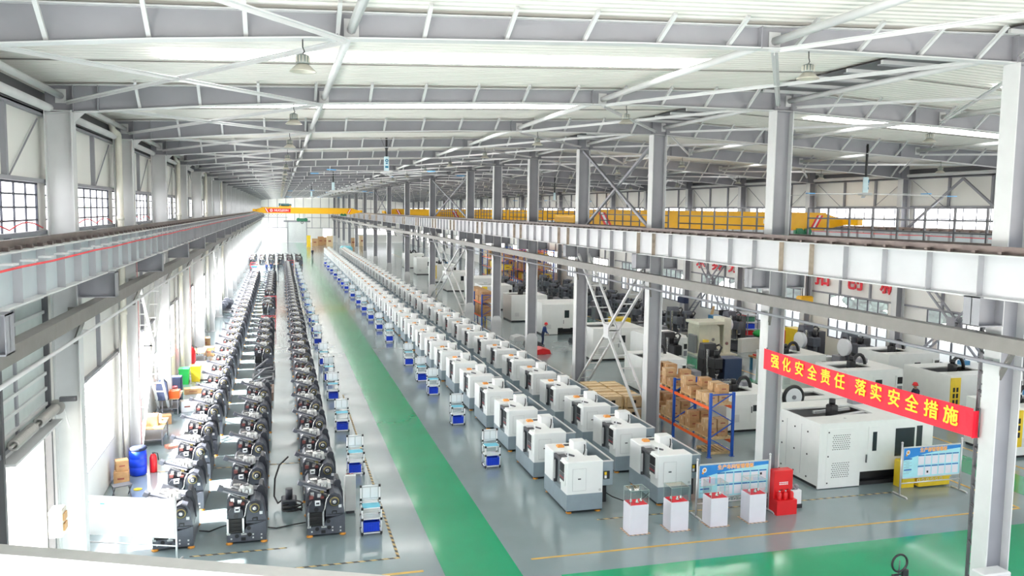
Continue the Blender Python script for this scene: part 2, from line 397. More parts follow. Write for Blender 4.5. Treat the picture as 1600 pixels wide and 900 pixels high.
# skylight sheets, seams and roof tie tubes, bay by bay
nwin = [0]
def window(mb, mat):
    nwin[0] += 1
    return struct(mb.build('window_%d' % nwin[0], mat))
def sloped(mb, xa, xb, ya, yb, drop, th):
    za, zb = zroof(xa)-drop, zroof(xb)-drop
    mb._add([(xa,ya,za),(xb,ya,zb),(xb,yb,zb),(xa,yb,za),(xa,ya,za+th),(xb,ya,zb+th),(xb,yb,zb+th),(xa,yb,za+th)],
        [(0,3,2,1),(4,5,6,7),(0,1,5,4),(1,2,6,5),(2,3,7,6),(3,0,4,7)]); return mb
for k in range(-1, NB):
    y = FY[0] + BAY*k; yc = y + 4.6
    window(sloped(MB(), -2.5, 10.6, yc-.56, yc+.56, .012, .02), SKYL)
    window(sloped(MB(), 20.4, 33.0, yc-.56, yc+.56, .012, .02), SKYL)
    struct(sloped(sloped(MB(), -5.9, 15.9, yc+.9, yc+.94, .02, .03), 16.1, 37.3, yc+.9, yc+.94, .02, .03).build('trim_%d' % (100+k), GREYBEAM))

MIDK = [k for k in range(NB+1) if k <= 6 or k % 2 == 0]
# louvred ridge opening between the slopes, and the eave tubes
for k in range(-1, NB):
    y = FY[0]+BAY*k
    mb = MB(); mb.m = 0; mb.box(14.9, y+.3, 13.99, 17.1, y+BAY-.3, 14.0); mb.m = 1
    for i in range(7): mb.box(14.9, y+.5+i*1.35, 13.9, 17.1, y+.58+i*1.35, 13.99)
    mb.m = 2
    for i in range(6): mb.box(15.1, y+.75+i*1.35, 13.93, 16.9, y+.95+i*1.35, 13.96)
    struct(mb.build('roof_beam_ridge_%d' % (k+2), [STEEL_D, STEEL_L, STEEL]))
for x in (-5.74, 37.24): struct(MB().cyl((x, 4, 12.52), (x, YEND, 12.52), .11, 10).build('roof_beam_eave', STEEL_L))
# frames: columns and rafters
def hcol(x0, x1, y, z0, z1, fl=0.42, web=0.02, wm=0, low=None):
    """H-section column: web in the frame plane, flanges at x0 and x1"""
    mb = MB()
    mb.m = 1; mb.box(x0, y-fl/2, z0, x0+.03, y+fl/2, z1).box(x1-.03, y-fl/2, z0, x1, y+fl/2, z1)
    mb.m = 0; mb.box(x0+.03, y-.012, z0, x1-.03, y+.012, z1)
    for z in (z0+.02, z1-.02): mb.box(x0+.03, y-fl/2+.02, z-.012, x1-.03, y+fl/2-.02, z+.012)
    mb.box(x0-.08, y-fl/2-.08, z0, x1+.08, y+fl/2+.08, z0+.03)
    return mb
ncol = [0]
def column(mb, mats):
    ncol[0] += 1
    return struct(mb.build('column_%d' % ncol[0], mats))
def bracket(mb, x0, x1, y, z0=7.57, z1=8.24):
    """short I-beam carrying the crane girder"""
    mb.m = 2
    mb.box(x0, y-.012, z0, x1, y+.012, z1)
    for z in (z0, z1-.025): mb.box(x0, y-.24, z, x1, y+.24, z+.025)
    n = 1
    for i in range(n+1):
        x = x0 + (x1-x0)*i/n
        mb.box(max(x-.012, x0), y-.23, z0, min(x+.012, x1), y+.23, z1)
for k in range(0, NB+1):
    y = FY[k]
    mb = hcol(-5.83, -5.17, y, 0, 12.47, .44); bracket(mb, -5.17, -4.25, y); mb.m = 0
    mb._add([(-5.17,y-.012,12.47),(-5.17,y-.012,12.15),(-4.85,y-.012,12.47)], [(0,1,2)])
    column(mb, [STEEL_L, STEEL_L, STEEL])
    mb = hcol(15.67, 16.33, y, 0, 13.41, .44) if k in MIDK else MB()
    if k not in MIDK: mb = None
    if mb:
     mb.m = 0; bracket(mb, 15.0, 15.67, y); bracket(mb, 16.33, 17.0, y)
     if k >= 4: mb.m = 1; mb.prism([(15.62,.0),(16.38,.0),(16.38,1.75),(16.2,2.0),(15.8,2.0),(15.62,1.75)], 'y', y-.27, y-.2)
     column(mb, [STEEL, STEEL_L, STEEL])
    mb = hcol(36.7, 37.3, y, 0, 12.3, .44); bracket(mb, 35.85, 36.7, y)
    column(mb, [STEEL, STEEL_L, STEEL])

def rafter(k):
    y = FY[k]; mb = MB()
    for xs in ([-5.83, -4.6, -2, .5, 3, 6.7, 8.8, 10.9, 13.4, 16.0], [16.0, 18, 20.5, 22.9, 25, 28, 31, 34, 36.7, 37.3]):
        for a, b in zip(xs, xs[1:]):
            za, zb, ta, tb = zbot(a), zbot(b), zroof(a)-.03, zroof(b)-.03
            mb.m = 0
            mb._add([(a,y-.01,za),(b,y-.01,zb),(b,y-.01,tb),(a,y-.01,ta)], [(0,1,2,3)])
            mb._add([(a,y+.01,za),(b,y+.01,zb),(b,y+.01,tb),(a,y+.01,ta)], [(3,2,1,0)])
            mb.m = 1
            for z0, z1, t in ((za, zb, .025), (ta, tb, -.025)):
                mb._add([(a,y-.15,z0),(b,y-.15,z1),(b,y+.15,z1),(a,y+.15,z0),(a,y-.15,z0+t),(b,y-.15,z1+t),(b,y+.15,z1+t),(a,y+.15,z0+t)],
                    [(0,3,2,1),(4,5,6,7),(0,1,5,4),(1,2,6,5),(2,3,7,6),(3,0,4,7)])
    mb.m = 0
    for x in (-5.15, -4.55, 1.0, 9.3, 15.67, 16.33, 21.2, 28.6, 36.7):
        mb.box(x-.012, y-.15, zbot(x), x+.012, y+.15, zroof(x)-.04)
    o = struct(mb.build('roof_beam_%d' % (k+1), [STEEL, STEEL_L]))
    b = MB()
    x = -3.55
    while x < 36.5:
        if abs(x-16) > .5: b.bar((x, y-.03, zbot(x)+.05), (x, y-.78, zroof(x)-.02), .07, .07)
        x += 1.52
    b.build('fly_brace', STEEL_L, o)
    return o
for k in range(0, NB+1): rafter(k)

def roof_ties(k):
    """tubes between two frames and the flat cross bracing beside them"""
    ya, yb = (FY[k]-BAY if k < 0 else FY[k]), (FY[k]+BAY if k >= 0 else FY[0])
    if k < 0: ya, yb = FY[0]-BAY, FY[0]
    for x in (-5.45, 1.25, 9.65, 16.25, 22.4, 29.6):
        z = zroof(x)-.32
        struct(MB().cyl((x, ya+.05, z), (x, yb-.05, z), .085, 8).box(x-.13, yb-.05, z-.18, x+.13, yb-.03, z+.18).build('roof_beam_tube_%d' % (k+2), STEEL_L))
    for xa, xb in ((-5.3, 1.15), (9.75, 15.8), (16.5, 22.3), (29.7, 36.5)):
        z1, z2 = zroof(xa)-.5, zroof(xb)-.5
        struct(MB().bar((xa, ya+.1, z1), (xb, yb-.1, z2), .14, .02).bar((xb, ya+.1, z2+.03), (xa, yb-.1, z1+.03), .14, .02)
            .bar((xa, ya+.1, z1-.03), (xb, yb-.1, z2-.03), .02, .09).bar((xb, ya+.1, z2), (xa, yb-.1, z1), .02, .09).build('roof_beam_brace_%d' % (k+2), STEEL_L))
for k in range(-1, NB): roof_ties(k)

# crane girders
def girder(name, x, mats, side, jibs=False):
    ya, yb = 8.0, YEND; z0, z1 = 8.25, 9.17
    mb = MB(); mb.m = 0
    mb.box(x-.012, ya, z0, x+.012, yb, z1)
    mb.m = 1
    mb.box(x-.2, ya, z0-.03, x+.2, yb, z0).box(x-.24, ya, z1, x+.24, yb, z1+.03)
    mb.m = 2
    y = FY[0] - BAY
    while y < yb:
        mb.m = 3 if len(mats) > 3 and round(y*10) % 3 == 0 else 2
        if y > ya: mb.box(x-.17, y-.009, z0, x+.17, y+.009, z1)
        y += BAY/6
    o = struct(mb.build(name, mats))
    r = MB(); r.box(x-.07, ya, z1+.03, x+.07, yb, z1+.06).box(x-.02, ya, z1+.06, x+.02, yb, z1+.15).box(x-.045, ya, z1+.15, x+.045, yb, z1+.21)
    y = ya
    while y < 140:
        r.box(x-.16, y, z1+.03, x-.06, y+.1, z1+.10).box(x+.06, y, z1+.03, x+.16, y+.1, z1+.10); y += .72
    r.build('crane_rail', RAIL, o)
    return o
STIFF = M('stiffener_grey', (0.40, 0.40, 0.42), 0.45, var=0.1, scale=1.2)
rb_l = girder('runway_beam_left', -4.62, [GIRD, STEEL_L, STIFF], 1)
girder('runway_beam_middle', 15.28, [GIRD_W, STEEL_L, STIFF, M('stiffener_rusty', (0.34, 0.28, 0.22), 0.6, var=0.3, scale=3)], -1)
girder('runway_beam_east', 16.72, [GIRD_W, STEEL_L, STIFF], -1)
rb_r = girder('runway_beam_right', 36.3, [GIRD, STEEL_L, STIFF], 1)
for xx, nm, par in ((-4.36, 'left', rb_l), (36.02, 'right', rb_r)):
    c = MB(); y = 9.5; sgn = 1 if xx < 0 else -1
    while y < 150:
        c.box(xx-.06, y, 9.0, xx+.16 if sgn > 0 else xx+.06, y+.28, 9.035); y += 1.15
    c.build('cable_bracket', STEEL_L, par)
    tag(MB().tube([(xx+.08*sgn, 8+2*i, 8.93+.012*math.sin(i*2.1)) for i in range(120)], .022, 5).build('power_cable', REDWIRE),
        'red power cable running along the %s crane girder' % nm, 'cable')

# tie beams and pipes under the girders
def lowbeam(name, x, sgn):
    mb = MB(); mb.box(x-.15, 8, 7.05, x+.15, YEND, 7.08).box(x-.15, 8, 7.36, x+.15, YEND, 7.39).box(x-.012, 8, 7.08, x+.012, YEND, 7.36)
    mb.box(x-.15, 8, 7.08, x-.13, YEND, 7.36).box(x+.13, 8, 7.08, x+.15, YEND, 7.36)
    for k in range(NB+1):
        y = FY[k]; mb.bar((x, y-.75, 7.05), (x+.35*sgn, y-.1, 6.35), .09, .09).box(min(x, x+.5*sgn), y-.1, 7.08, max(x, x+.5*sgn), y+.1, 7.3)
    return struct(mb.build(name, GREYBEAM))
lowbeam('tie_beam_left', -4.95, -1); lowbeam('tie_beam_middle', 15.45, 1); lowbeam('tie_beam_right', 36.45, 1)
def pipe(name, x, z, sgn, label, mt=None):
    mb = MB(); mb.cyl((x, 8, z), (x, YEND, z), .045, 8)
    for k in range(NB+1): mb.box(min(x, x+.35*sgn), FY[k]-.03, z-.03, max(x, x+.35*sgn), FY[k]+.03, z+.03)
    return tag(mb.build(name, mt or STEEL_L), label, 'pipe')
pipe('service_pipe', -4.95, 6.66, -1, 'thin grey pipe running below the tie beam along the left columns')
pipe('service_pipe', 15.5, 6.74, 1, 'thin grey pipe running below the tie beam along the middle columns', STEEL)

# walls
def gridwall(name, x, sgn, bays):
    """side wall: panel strips around the openings; sgn +1 = the room lies on +x"""
    mb = MB(); t = .12; xa, xb = (x-t, x) if sgn > 0 else (x, x+t)
    mb.m = 0
    mb.box(xa, 4, 10.57, xb, YEND, 13.3).box(xa, 4, 4.5, xb, YEND, 9.3)
    for k in range(-1, NB):
        y = FY[0]+BAY*k; o = bays(k)
        mb.box(xa, y-.35, 9.3, xb, y+.35, 10.57)
        if o is None: mb.box(xa, y, 0, xb, y+BAY, 4.5); continue
        a, b, s0 = o
        if s0 > 0: mb.box(xa, y, 0, xb, y+BAY, s0)
        mb.box(xa, y, s0, xb, y+a, 4.5).box(xa, y+b, s0, xb, y+BAY, 4.5)
    mb.m = 1
    xi = x if sgn > 0 else x-.14
    for z in (4.5, 9.25, 10.57, 12.3): mb.box(xi, 4, z, xi+.14, YEND, z+.1)
    for k in range(-1, NB):
        y = FY[0]+BAY*k
        for q in (.33, .66): mb.box(xi, y+BAY*q-.07, 10.6, xi+.12, y+BAY*q+.07, 12.4).box(xi, y+BAY*q-.07, 4.6, xi+.12, y+BAY*q+.07, 9.25)
        mb.bar((xi+.07*sgn, y+.4, 12.2), (xi+.07*sgn, y+3.0, 10.6), .03, .03).bar((xi+.07*sgn, y+BAY-.4, 12.2), (xi+.07*sgn, y+BAY-3.0, 10.6), .03, .03)
    mb.m = 2; mb.box(xi, 4, 12.36, xi+.14, YEND, 12.9)
    return struct(mb.build(name, [PANEL, STEEL, STEEL_D]))
def left_open(k):
    if k == 0: return (5.0, 8.6, 0)          # garage opening
    return (.7, BAY-.7, 1.45)
def right_open(k): return (1.4, BAY-1.9, 1.45)
gridwall('wall_left', XL, 1, left_open); gridwall('wall_right', XR, -1, right_open)

def framed(x, ya, yb, za, zb, nx, zs, pane, sgn, mull=.05, wide=(), fm=None):
    mb = MB(); xa, xb = x-.06, x+.06
    for y in (ya, yb-mull): mb.box(xa, y, za, xb, y+mull, zb)
    for z in (za, zb-mull): mb.box(xa, ya, z, xb, yb, z+mull)
    for i in range(1, nx):
        y = ya + (yb-ya)*i/nx; wd = mull*1.7 if i in wide else mull*.8
        mb.box(xa+.01, y-wd/2, za, xb-.01, y+wd/2, zb)
    for z in zs: mb.box(xa+.01, ya, z-.02, xb-.01, yb, z+.025)
    o = window(mb, fm or FRAME_D)
    MB().box(x-.006, ya, za, x+.006, yb, zb).build('pane', pane, o)
    return o
for k in range(-1, NB):
    y = FY[0]+BAY*k
    framed(XL-.06, y+.35, y+BAY-.35, 9.3, 10.57, 9, (9.62, 9.94, 10.26), PANE, 1, .05)
    if k != 0: framed(XL-.06, y+.7, y+BAY-.7, 1.45, 4.5, 4, (3.3,), GLOWPANE, 1, .05, (), FRAME_L)
    framed(XR+.06, y+.35, y+BAY-.35, 9.3, 10.57, 9, (9.9,), PANE, -1, .04)
    framed(XR+.06, y+1.4, y+BAY-1.9, 1.45, 4.5, 6, (3.72,), GLOWPANE2, -1, .05, (2, 4))

# raised sectional door over the opening in the left wall
d = struct(MB().box(-5.98, 20.0, 4.32, -5.93, 23.7, 8.0).build('door_1', M('door_slat_grey', (.52, .57, .56), .4)))
s = MB()
for i in range(9): s.box(-5.93, 20.0, 4.42+i*.40, -5.87, 23.7, 4.50+i*.40)
s.build('door_rib', STEEL_L, d)
MB().box(-5.98, 23.72, 0, -5.82, 23.86, 8.1).box(-5.98, 19.84, 0, -5.82, 19.98, 8.1).build('door_guide', STEEL_D, d)
sp = MB(); sp.cyl((-5.7, 19.9, 4.72), (-5.7, 24.0, 4.72), .03, 8)
for a in (20.1, 22.1):
    for i in range(16): sp.torus((-5.7, a+.05+i*.1, 4.72), .1, .035, 'y', 12, 5)
sp.cyl((-5.7, 23.78, 4.72), (-5.7, 23.86, 4.72), .2, 16)
sp.build('door_spring', M('spring_steel', (.42, .40, .38), .4, .5), d)
MB().box(-5.95, 19.9, 4.3, -5.6, 24.0, 4.36).build('door_lintel', STEEL_L, d)
cam_l = thing('security_camera', 'small dark wall camera with a bracket on the column beside the raised door', 'camera', (-5.3, 23.75, 4.9))
MB().box(-.3, -.06, -.02, .1, .06, .1).build('housing', STEEL_D, cam_l); MB().bar((.0, .2, .0), (.0, 0, .0), .04, .04).bar((-.28, .05, -.03), (-.1, .05, -.75), .03, .03).build('bracket', STEEL_L, cam_l)
eb = thing('power_box', 'cream wall box with two brown sockets at the foot of the left column', 'power box', (-5.55, 23.05, 1.55))
MB().rbox(-.2, -.25, 0, .12, .25, .7, .03).build('box', PIPEW, eb)
for z in (.14, .4): MB().box(.12, -.15, z, .16, .15, z+.18).build('socket', M('socket_brown', (.45, .25, .10), .5), eb)

# far end wall
mb = MB(); mb.m = 0
yb_ = YEND+.22
for x0, x1, z0, z1 in ((-6, 2.4, 4.2, 14), (2.4, 7.7, 6, 14), (7.7, XR, 4.2, 14), (-6, -5.2, 0, 4.2), (-.2, 2.4, 0, 4.2), (7.7, 12.6, 0, 4.2), (15.2, 22, 0, 4.2), (34, XR, 0, 4.2), (-5.2, -.2, 0, 1.2), (22, 34, 0, 2.4)):
    mb.box(x0, yb_, z0, x1, yb_+.15, z1)
mb.m = 1
for i in range(18):
    x = -5.6+i*2.5; mb.box(x-.06, yb_-.1, 4.2 if not 2 < x < 8 else 6, x+.06, yb_, 13.6)
for z in (4.25, 7.3, 10.2): mb.box(-6, yb_-.1, z, 2.3, yb_, z+.14).box(7.8, yb_-.1, z, XR, yb_, z+.14)
mb.box(2.2, yb_-.15, 0, 2.4, yb_, 6.3).box(7.7, yb_-.15, 0, 7.9, yb_, 6.3).box(1.2, yb_-.15, 6.0, 8.9, yb_, 6.5)
struct(mb.build('wall_back', [PANEL, STEEL]))
window(MB().box(-5.2, yb_, 1.2, -.2, yb_+.05, 4.2), ENDPANE); window(MB().box(12.6, yb_, .2, 15.2, yb_+.05, 4.2), ENDPANE); window(MB().box(22, yb_, 2.4, 34, yb_+.05, 4.2), ENDPANE)
d = MB()
for i in range(15): d.box(2.4, yb_+.02, i*.4, 7.7, yb_+.08, i*.4+.36); d.box(2.4, yb_+.04, i*.4+.36, 7.7, yb_+.08, i*.4+.4)
struct(d.build('door_2', M('roller_door', (.66, .68, .67), .4)))

# coping of the low partition under the viewpoint
pa, pb = Vector((-6.3, 16.55, 0)), Vector((1.6, 13.0, 0)); dr = (pb-pa).normalized(); nn = Vector((-dr.y, dr.x, 0))
mb = MB()
def quadbox(mb, a, b, n0, n1, z0, z1):
    p = [a+n0*nn, b+n0*nn, b+n1*nn, a+n1*nn]
    mb._add([(*q.xy, z0) for q in p]+[(*q.xy, z1) for q in p], [(0,3,2,1),(4,5,6,7),(0,1,5,4),(1,2,6,5),(2,3,7,6),(3,0,4,7)])
mb.m = 0; quadbox(mb, pa, pb, -.12, .12, 0, 3.9)
mb.m = 1; quadbox(mb, pa, pb, -.16, .22, 3.9, 4.0)
struct(mb.build('wall_front', [WHITE, M('coping_grey', (.50, .49, .47), .5)]))
# ================================================================== fittings under the roof and along the girders
BANY = (23.33, 22.69, 22.02, 21.37, 20.73, 20.09, 19.19, 18.57, 17.89, 17.25, 16.6, 15.97)

def make_lamp():
    t = thing('high_bay_lamp', 'x', 'lamp')
    MB().tube([(0,0,.95),(.0,-.02,.72),(.05,0,.6),(0,0,.52)], .02, 6).build('cord', BLACK, t)
    MB().lathe([(.02,.54),(.09,.52),(.19,.48),(.2,.3),(.2,.24),(.15,.22)], n=18).build('housing', LAMPH, t)
    f = MB()
    for i in range(12):
        a = i*math.pi/6; f.bar((.2*math.cos(a), .2*math.sin(a), .27), (.2*math.cos(a), .2*math.sin(a), .46), .02, .04)
    f.build('cooling_fin', LAMPG, t)
    MB().lathe([(.16,.22),(.2,.2),(.38,.03),(.4,0),(.37,.01),(.18,.17),(.14,.18)], n=24).build('reflector', LAMPG, t)
    MB().lathe([(0,.12),(.2,.12),(.2,.15),(0,.15)], n=18).build('lens', LAMPIN, t)
    for c in [c for c in bpy.data.objects if c.parent == t]:
        for v in c.data.vertices: v.co *= .58
    return t
lamp0 = make_lamp(); first = True
LAMPX = [(.42, 'left'), (10.45, 'middle'), (21.9, 'east'), (31.0, 'far right')]
lamp_m = None
for i, k in enumerate(range(0, 19)):
    for x, nm in LAMPX:
        if k == 0 and nm in ('east', 'far right'): continue
        loc = (x, FY[k]-.05, zbot(x)-.56)
        lab = 'grey high bay lamp hanging from the %s roof beam, %s lamp line' % (nth(k+1), nm)
        if first: lamp0.location = loc; lamp0['label'] = lab; lamp0['group'] = 'high bay lamps under the roof beams'; first = False; continue
        if k > 6:
            if lamp_m is None: lamp_m = merged_mesh(lamp0, 'lamp_whole')
            o = bpy.data.objects.new('high_bay_lamp', lamp_m); COL.objects.link(o); o.location = loc
            tag(o, lab, 'lamp', 'high bay lamps under the roof beams')
        else: dup(lamp0, loc, None, lab)

def make_fan(z_top):
    t = thing('ceiling_fan', 'x', 'fan')
    MB().cyl((0,0,.2), (0,0,2.2), .06, 8).bar((0,0,.9), (.5,.0,2.1), .02, .02).bar((0,0,.9), (-.5,0,2.1), .02, .02).build('drop_rod', BLACK, t)
    MB().rbox(-.12,-.12,-.1,.12,.12,.66,.03).build('motor_cover', M('fan_cover', (.62,.78,.82), .4), t)
    e = MB(); e.torus((0,-.13,.45), .06, .022, 'y', 16, 6); e.box(-.08,-.135,.08,.08,-.12,.18).box(-.05,-.135,.28,.05,-.12,.34); e.build('emblem', M('emblem_teal', (.0,.18,.32), .5), t)
    MB().lathe([(.3,-.2),(.34,-.14),(.3,-.08)], n=16).build('hub', STEEL_L, t)
    for i in range(5):
        a = i*2*math.pi/5+.12; c, s_ = math.cos(a), math.sin(a); mb = MB(); mb.m = 0
        mb.bar((.3*c,.3*s_,-.14), (3.75*c,3.75*s_,-.2), .16, .025); mb.m = 1; mb.bar((3.75*c,3.75*s_,-.2), (4.2*c,4.2*s_,-.2), .17, .04)
        mb.build('blade', [STEEL_L, M('blade_tip_blue', (.12,.38,.70), .4)], t)
    return t
fan0 = make_fan(0); ff = True
for x, k, z, lab in ((5.3, 3, 12.05, 'large ceiling fan hanging above the green aisle, nearest to the viewer'), (4.9, 7, 11.85, 'second large ceiling fan above the green aisle, farther off and seen small'),
        (26.8, 2, 11.2, 'large ceiling fan over the right bay, with pale box hub on black rod'), (26.8, 7, 11.3, 'second ceiling fan over the right bay, far beyond the first'),
        (4.6, 12, 11.9, 'third large ceiling fan above the aisle, near the far crane')):
    if ff: fan0.location = (x, FY[k], z); fan0['label'] = lab; fan0['group'] = 'large ceiling fans'; ff = False
    else: dup(fan0, (x, FY[k], z), .4*k, lab, 'large ceiling fans')

def crane(label, x0, x1, y, sign=None, hoist_x=None, green=True, plate=None):
    t = thing('bridge_crane', label, 'crane', ((x0+x1)/2, y, 9.43), 0, 'yellow bridge cranes'); L = (x1-x0)/2
    mb = MB()
    mb.prism([(-L,-.02),(-L+1.6,-.32),(L-1.6,-.32),(L,-.02),(L,.3),(L-1.5,.72),(-L+1.5,.72),(-L,.3)], 'y', -.3, .3)
    mb.box(-L+1.5,-.36,.72,L-1.5,.36,.77).box(-L+1.6,-.36,-.37,L-1.6,.36,-.32)
    mb.build('bridge_girder', YELLOW, t)
    for s in (-1, 1):
        c = MB(); c.m = 0; c.rbox(s*L-.22,-1.8,-.02,s*L+.22,1.8,.42,.05); c.m = 1
        for yy in (-1.4, 1.4): c.cyl((s*L-.08, yy, .12), (s*L+.08, yy, .12), .16, 14)
        c.build('end_carriage', [YELLOW, STEEL_D], t)
        st = MB()
        for i in range(3): st.m = i % 2; st._add([(s*(L-2.3)-i*.16*s, -.305, -.2), (s*(L-2.3)-i*.16*s+.16, -.305, -.2), (s*(L-2.3)-i*.16*s+.16-.45*s*-1, -.305, .6), (s*(L-2.3)-i*.16*s-.45*s*-1, -.305, .6)], [(0,1,2,3)])
        st.build('warning_stripe', [RED, PAPER], t)
        m = MB() if s > 0 else None
        if m: m.cyl((s*L-3.6*s, -.7, -.45), (s*L-3.6*s, -.3, -.45), .2, 12).cyl((s*L-3.0*s, -.7, -.45), (s*L-3.0*s, -.3, -.45), .2, 12).box(s*L-3.9*s if s>0 else s*L-2.7*s, -.5, -.75, s*L-2.7*s if s>0 else s*L-3.9*s, -.3, -.37)
        if m: m.build('drive_motor', GREENM, t)
    if hoist_x is not None:
        hx = hoist_x-(x0+x1)/2
        MB().rbox(hx-1.1,-.7,.8,hx+1.1,.7,1.0,.05).cyl((hx-.9,-.6,1.0),(hx-.9,.6,1.0),.14,10).cyl((hx+.9,-.6,1.0),(hx+.9,.6,1.0),.14,10).build('hoist_trolley', YELLOW, t)
        MB().cyl((hx-.8,0,1.25),(hx+.7,0,1.25),.26,14).cyl((hx+.7,0,1.25),(hx+1.15,0,1.25),.2,12).rbox(hx-1.2,-.3,1.0,hx-.85,.3,1.55).build('hoist_drum', M('hoist_teal', (.08,.22,.26), .45), t)
    if sign:
        sg = MB().box(-L+2.6,-.335,-.17,-L+6.7,-.31,.55).build('sign_panel', RED, t)
        text('lettering', sign, .55, PAPER, (-L+5.0,-.34,.19), (R90,0,0), sg, .012, .003)
        MB().torus((-L+3.15,-.34,.19), .22, .05, 'y', 20, 6).box(-L+3.05,-.35,.14,-L+3.25,-.335,.24).build('logo', PAPER, sg)
        fs = MB()
        for i in range(9): fs.tube([(-L+.6+i*.55+q*.11, .4, -.45-.35*math.sin(q*math.pi/5)) for q in range(6)], .02, 4)
        fs.build('festoon_cable', BLACK, t)
    if plate: MB().box(plate-(x0+x1)/2-.25,-.33,.02,plate-(x0+x1)/2+.25,-.305,.3).build('name_plate', PAPER, t)
    return t
crane('yellow bridge crane across the left hall with red name sign, far off', -4.62, 15.28, 165, 'NUCLEON', 1.1)
hb = thing('hook_block', 'dark green hook block hanging under the far left yellow crane', 'hook block', (4.2, 165, 7.6))
MB().rbox(-1.0,-.3,0,1.0,.3,.55,.1).cyl((-.7,-.32,.3),(-.7,.32,.3),.35,16).cyl((.7,-.32,.3),(.7,.32,.3),.35,16).build('block', GREENM, hb)
MB().cyl((-.5,0,.4),(-.5,0,1.6),.03,5).cyl((.5,0,.4),(.5,0,1.6),.03,5).build('rope', BLACK, hb)
MB().torus((0,0,-.25), .2, .06, 'y', 16, 6).build('hook', STEEL_D, hb)
crane('nearest yellow bridge crane over the right bay, white plate on its side', 16.72, 36.1, 47.4, None, None, True, 30.2)
crane('second yellow bridge crane over the right bay, behind the nearest one', 16.72, 36.3, 92)
crane('farthest yellow bridge crane over the right bay, its end seen past the columns', 16.72, 36.3, 138)

# handrails on the walkway beside the middle girder
def handrail(L):
    t = thing('handrail', 'x', 'handrail')
    n = 8
    for i in range(n+1): MB().bar((0, i*L/n, 0), (0, i*L/n, 1.05), .05, .05).build('post', RAILD, t)
    for z in (1.05, .72, .4, .1): MB().bar((0,0,z), (0,L,z), .05, .045).build('rail', RAILD, t)
    return t
hr0 = handrail(BAY-1.0)
for k in range(0, 8):
    lab = 'grey walkway handrail on top of the middle crane girder, %s panel from the near column' % nth(k+1)
    loc = (16.85, FY[k]+.5, 9.2)
    if k == 0: hr0.location = loc; hr0['label'] = lab; hr0['group'] = 'handrail panels on the crane girder'
    else: dup(hr0, loc, None, lab)
struct(MB().box(16.35, 8, 9.19, 17.0, YEND, 9.22).build('walkway_slab', STEEL_D))

# ladder-like cross bracing between columns
def xbrace(name, x, ya, yb, z0, z1, label, mat, half=.3, both=True):
    t = thing(name, label, 'brace', (x, (ya+yb)/2, z0)); L = (yb-ya)/2; H = z1-z0
    for s in (-1, 1):
        p, q = Vector((0,-L*s,0)), Vector((0,L*s,H))
        for dx in (-half, half): MB().bar(p+Vector((dx,0,0)), q+Vector((dx,0,0)), .1, .1, (1,0,0)).build('chord', mat, t)
        n = 14
        for i in range(1, n):
            c = p+(q-p)*i/n; MB().bar(c-Vector((half,0,0)), c+Vector((half,0,0)), .05, .05).build('rung', mat, t)
    if both: MB().box(-half-.06,-.3,H/2-.35,-half+.0,.3,H/2+.35).box(half,-.3,H/2-.35,half+.06,.3,H/2+.35).build('gusset', mat, t)
    return t
xbrace('column_cross_brace', 16.0, FY[2]+.35, FY[3]-.35, .5, 7.75, 'grey ladder-like cross brace standing between the third and fourth middle columns', STEEL_L)
xbrace('column_cross_brace', 16.0, FY[6]+.35, FY[8]-.35, .5, 7.75, 'far ladder-like cross brace between two distant middle columns', STEEL_L)
xbrace('column_cross_brace', -5.5, FY[2]+.35, FY[3]-.35, .3, 7.75, 'white ladder-like cross brace against the left wall, second bay beyond the near column', M('brace_white', (.85,.85,.84), .4), .22)
xbrace('column_cross_brace', -5.5, FY[6]+.35, FY[7]-.35, .3, 7.75, 'white ladder-like cross brace far along the left wall', M('brace_white', (.85,.85,.84), .4), .22)
xbrace('column_cross_brace', 36.95, FY[2]+.35, FY[3]-.35, .3, 7.75, 'grey ladder-like cross brace in front of the near right-hand window', STEEL, .25)
xbrace('column_cross_brace', 36.95, FY[5]+.35, FY[6]-.35, .3, 7.75, 'grey ladder-like cross brace in front of a farther right-hand window', STEEL, .25)
for k, kk in ((2, 3), (6, 8), (12, 14)):
    struct(MB().bar((15.9, FY[k]+.3, 9.3), (15.9, FY[kk]-.3, 13.3), .12, .12).bar((16.1, FY[kk]-.3, 9.3), (16.1, FY[k]+.3, 13.3), .12, .12).build('column_brace_beam_%d' % k, STEEL))
struct(MB().bar((36.9, FY[2]+.4, 9.2), (36.9, FY[2]+4.6, 12.2), .12, .12).bar((36.9, FY[3]-.4, 9.2), (36.9, FY[2]+4.6, 12.2), .12, .12).build('column_brace_beam_30', STEEL))

# rain pipes on the left columns
def drain(k, lab):
    t = thing('drainpipe', lab, 'pipe', (-5.6, FY[k]-.42, 0), 0, 'rain pipes on the left wall')
    MB().tube([(0,0,.1),(0,0,6),(0,0,12.1),(0,-.0,12.55),(-.01,-.12,12.62),(-.05,-.5,12.66),(-.08,-.62,12.72),(-.09,-.66,12.9),(-.09,-.66,13.05)], .11, 10).build('pipe', PIPEW, t)
    MB().cyl((0,0,6.0),(0,0,6.15),.13,12).cyl((0,0,3.0),(0,0,3.15),.13,12).cyl((0,0,9.5),(0,0,9.65),.13,12).build('coupling', PIPEW, t)
    return t
for i, k in enumerate((2, 4, 6, 8)): drain(k, 'cream rain pipe against the left wall, %s from the near end' % nth(i+1))
for i, k in enumerate((2, 4)):
    tag(MB().tube([(-5.12, FY[k]-.3, 8.4), (-5.1, FY[k]-.32, 5), (-5.13, FY[k]-.3, .4)], .018, 6).build('red_riser', HOSE), 'red hose running down the %s left column' % ('third' if k == 2 else 'fifth'), 'hose')
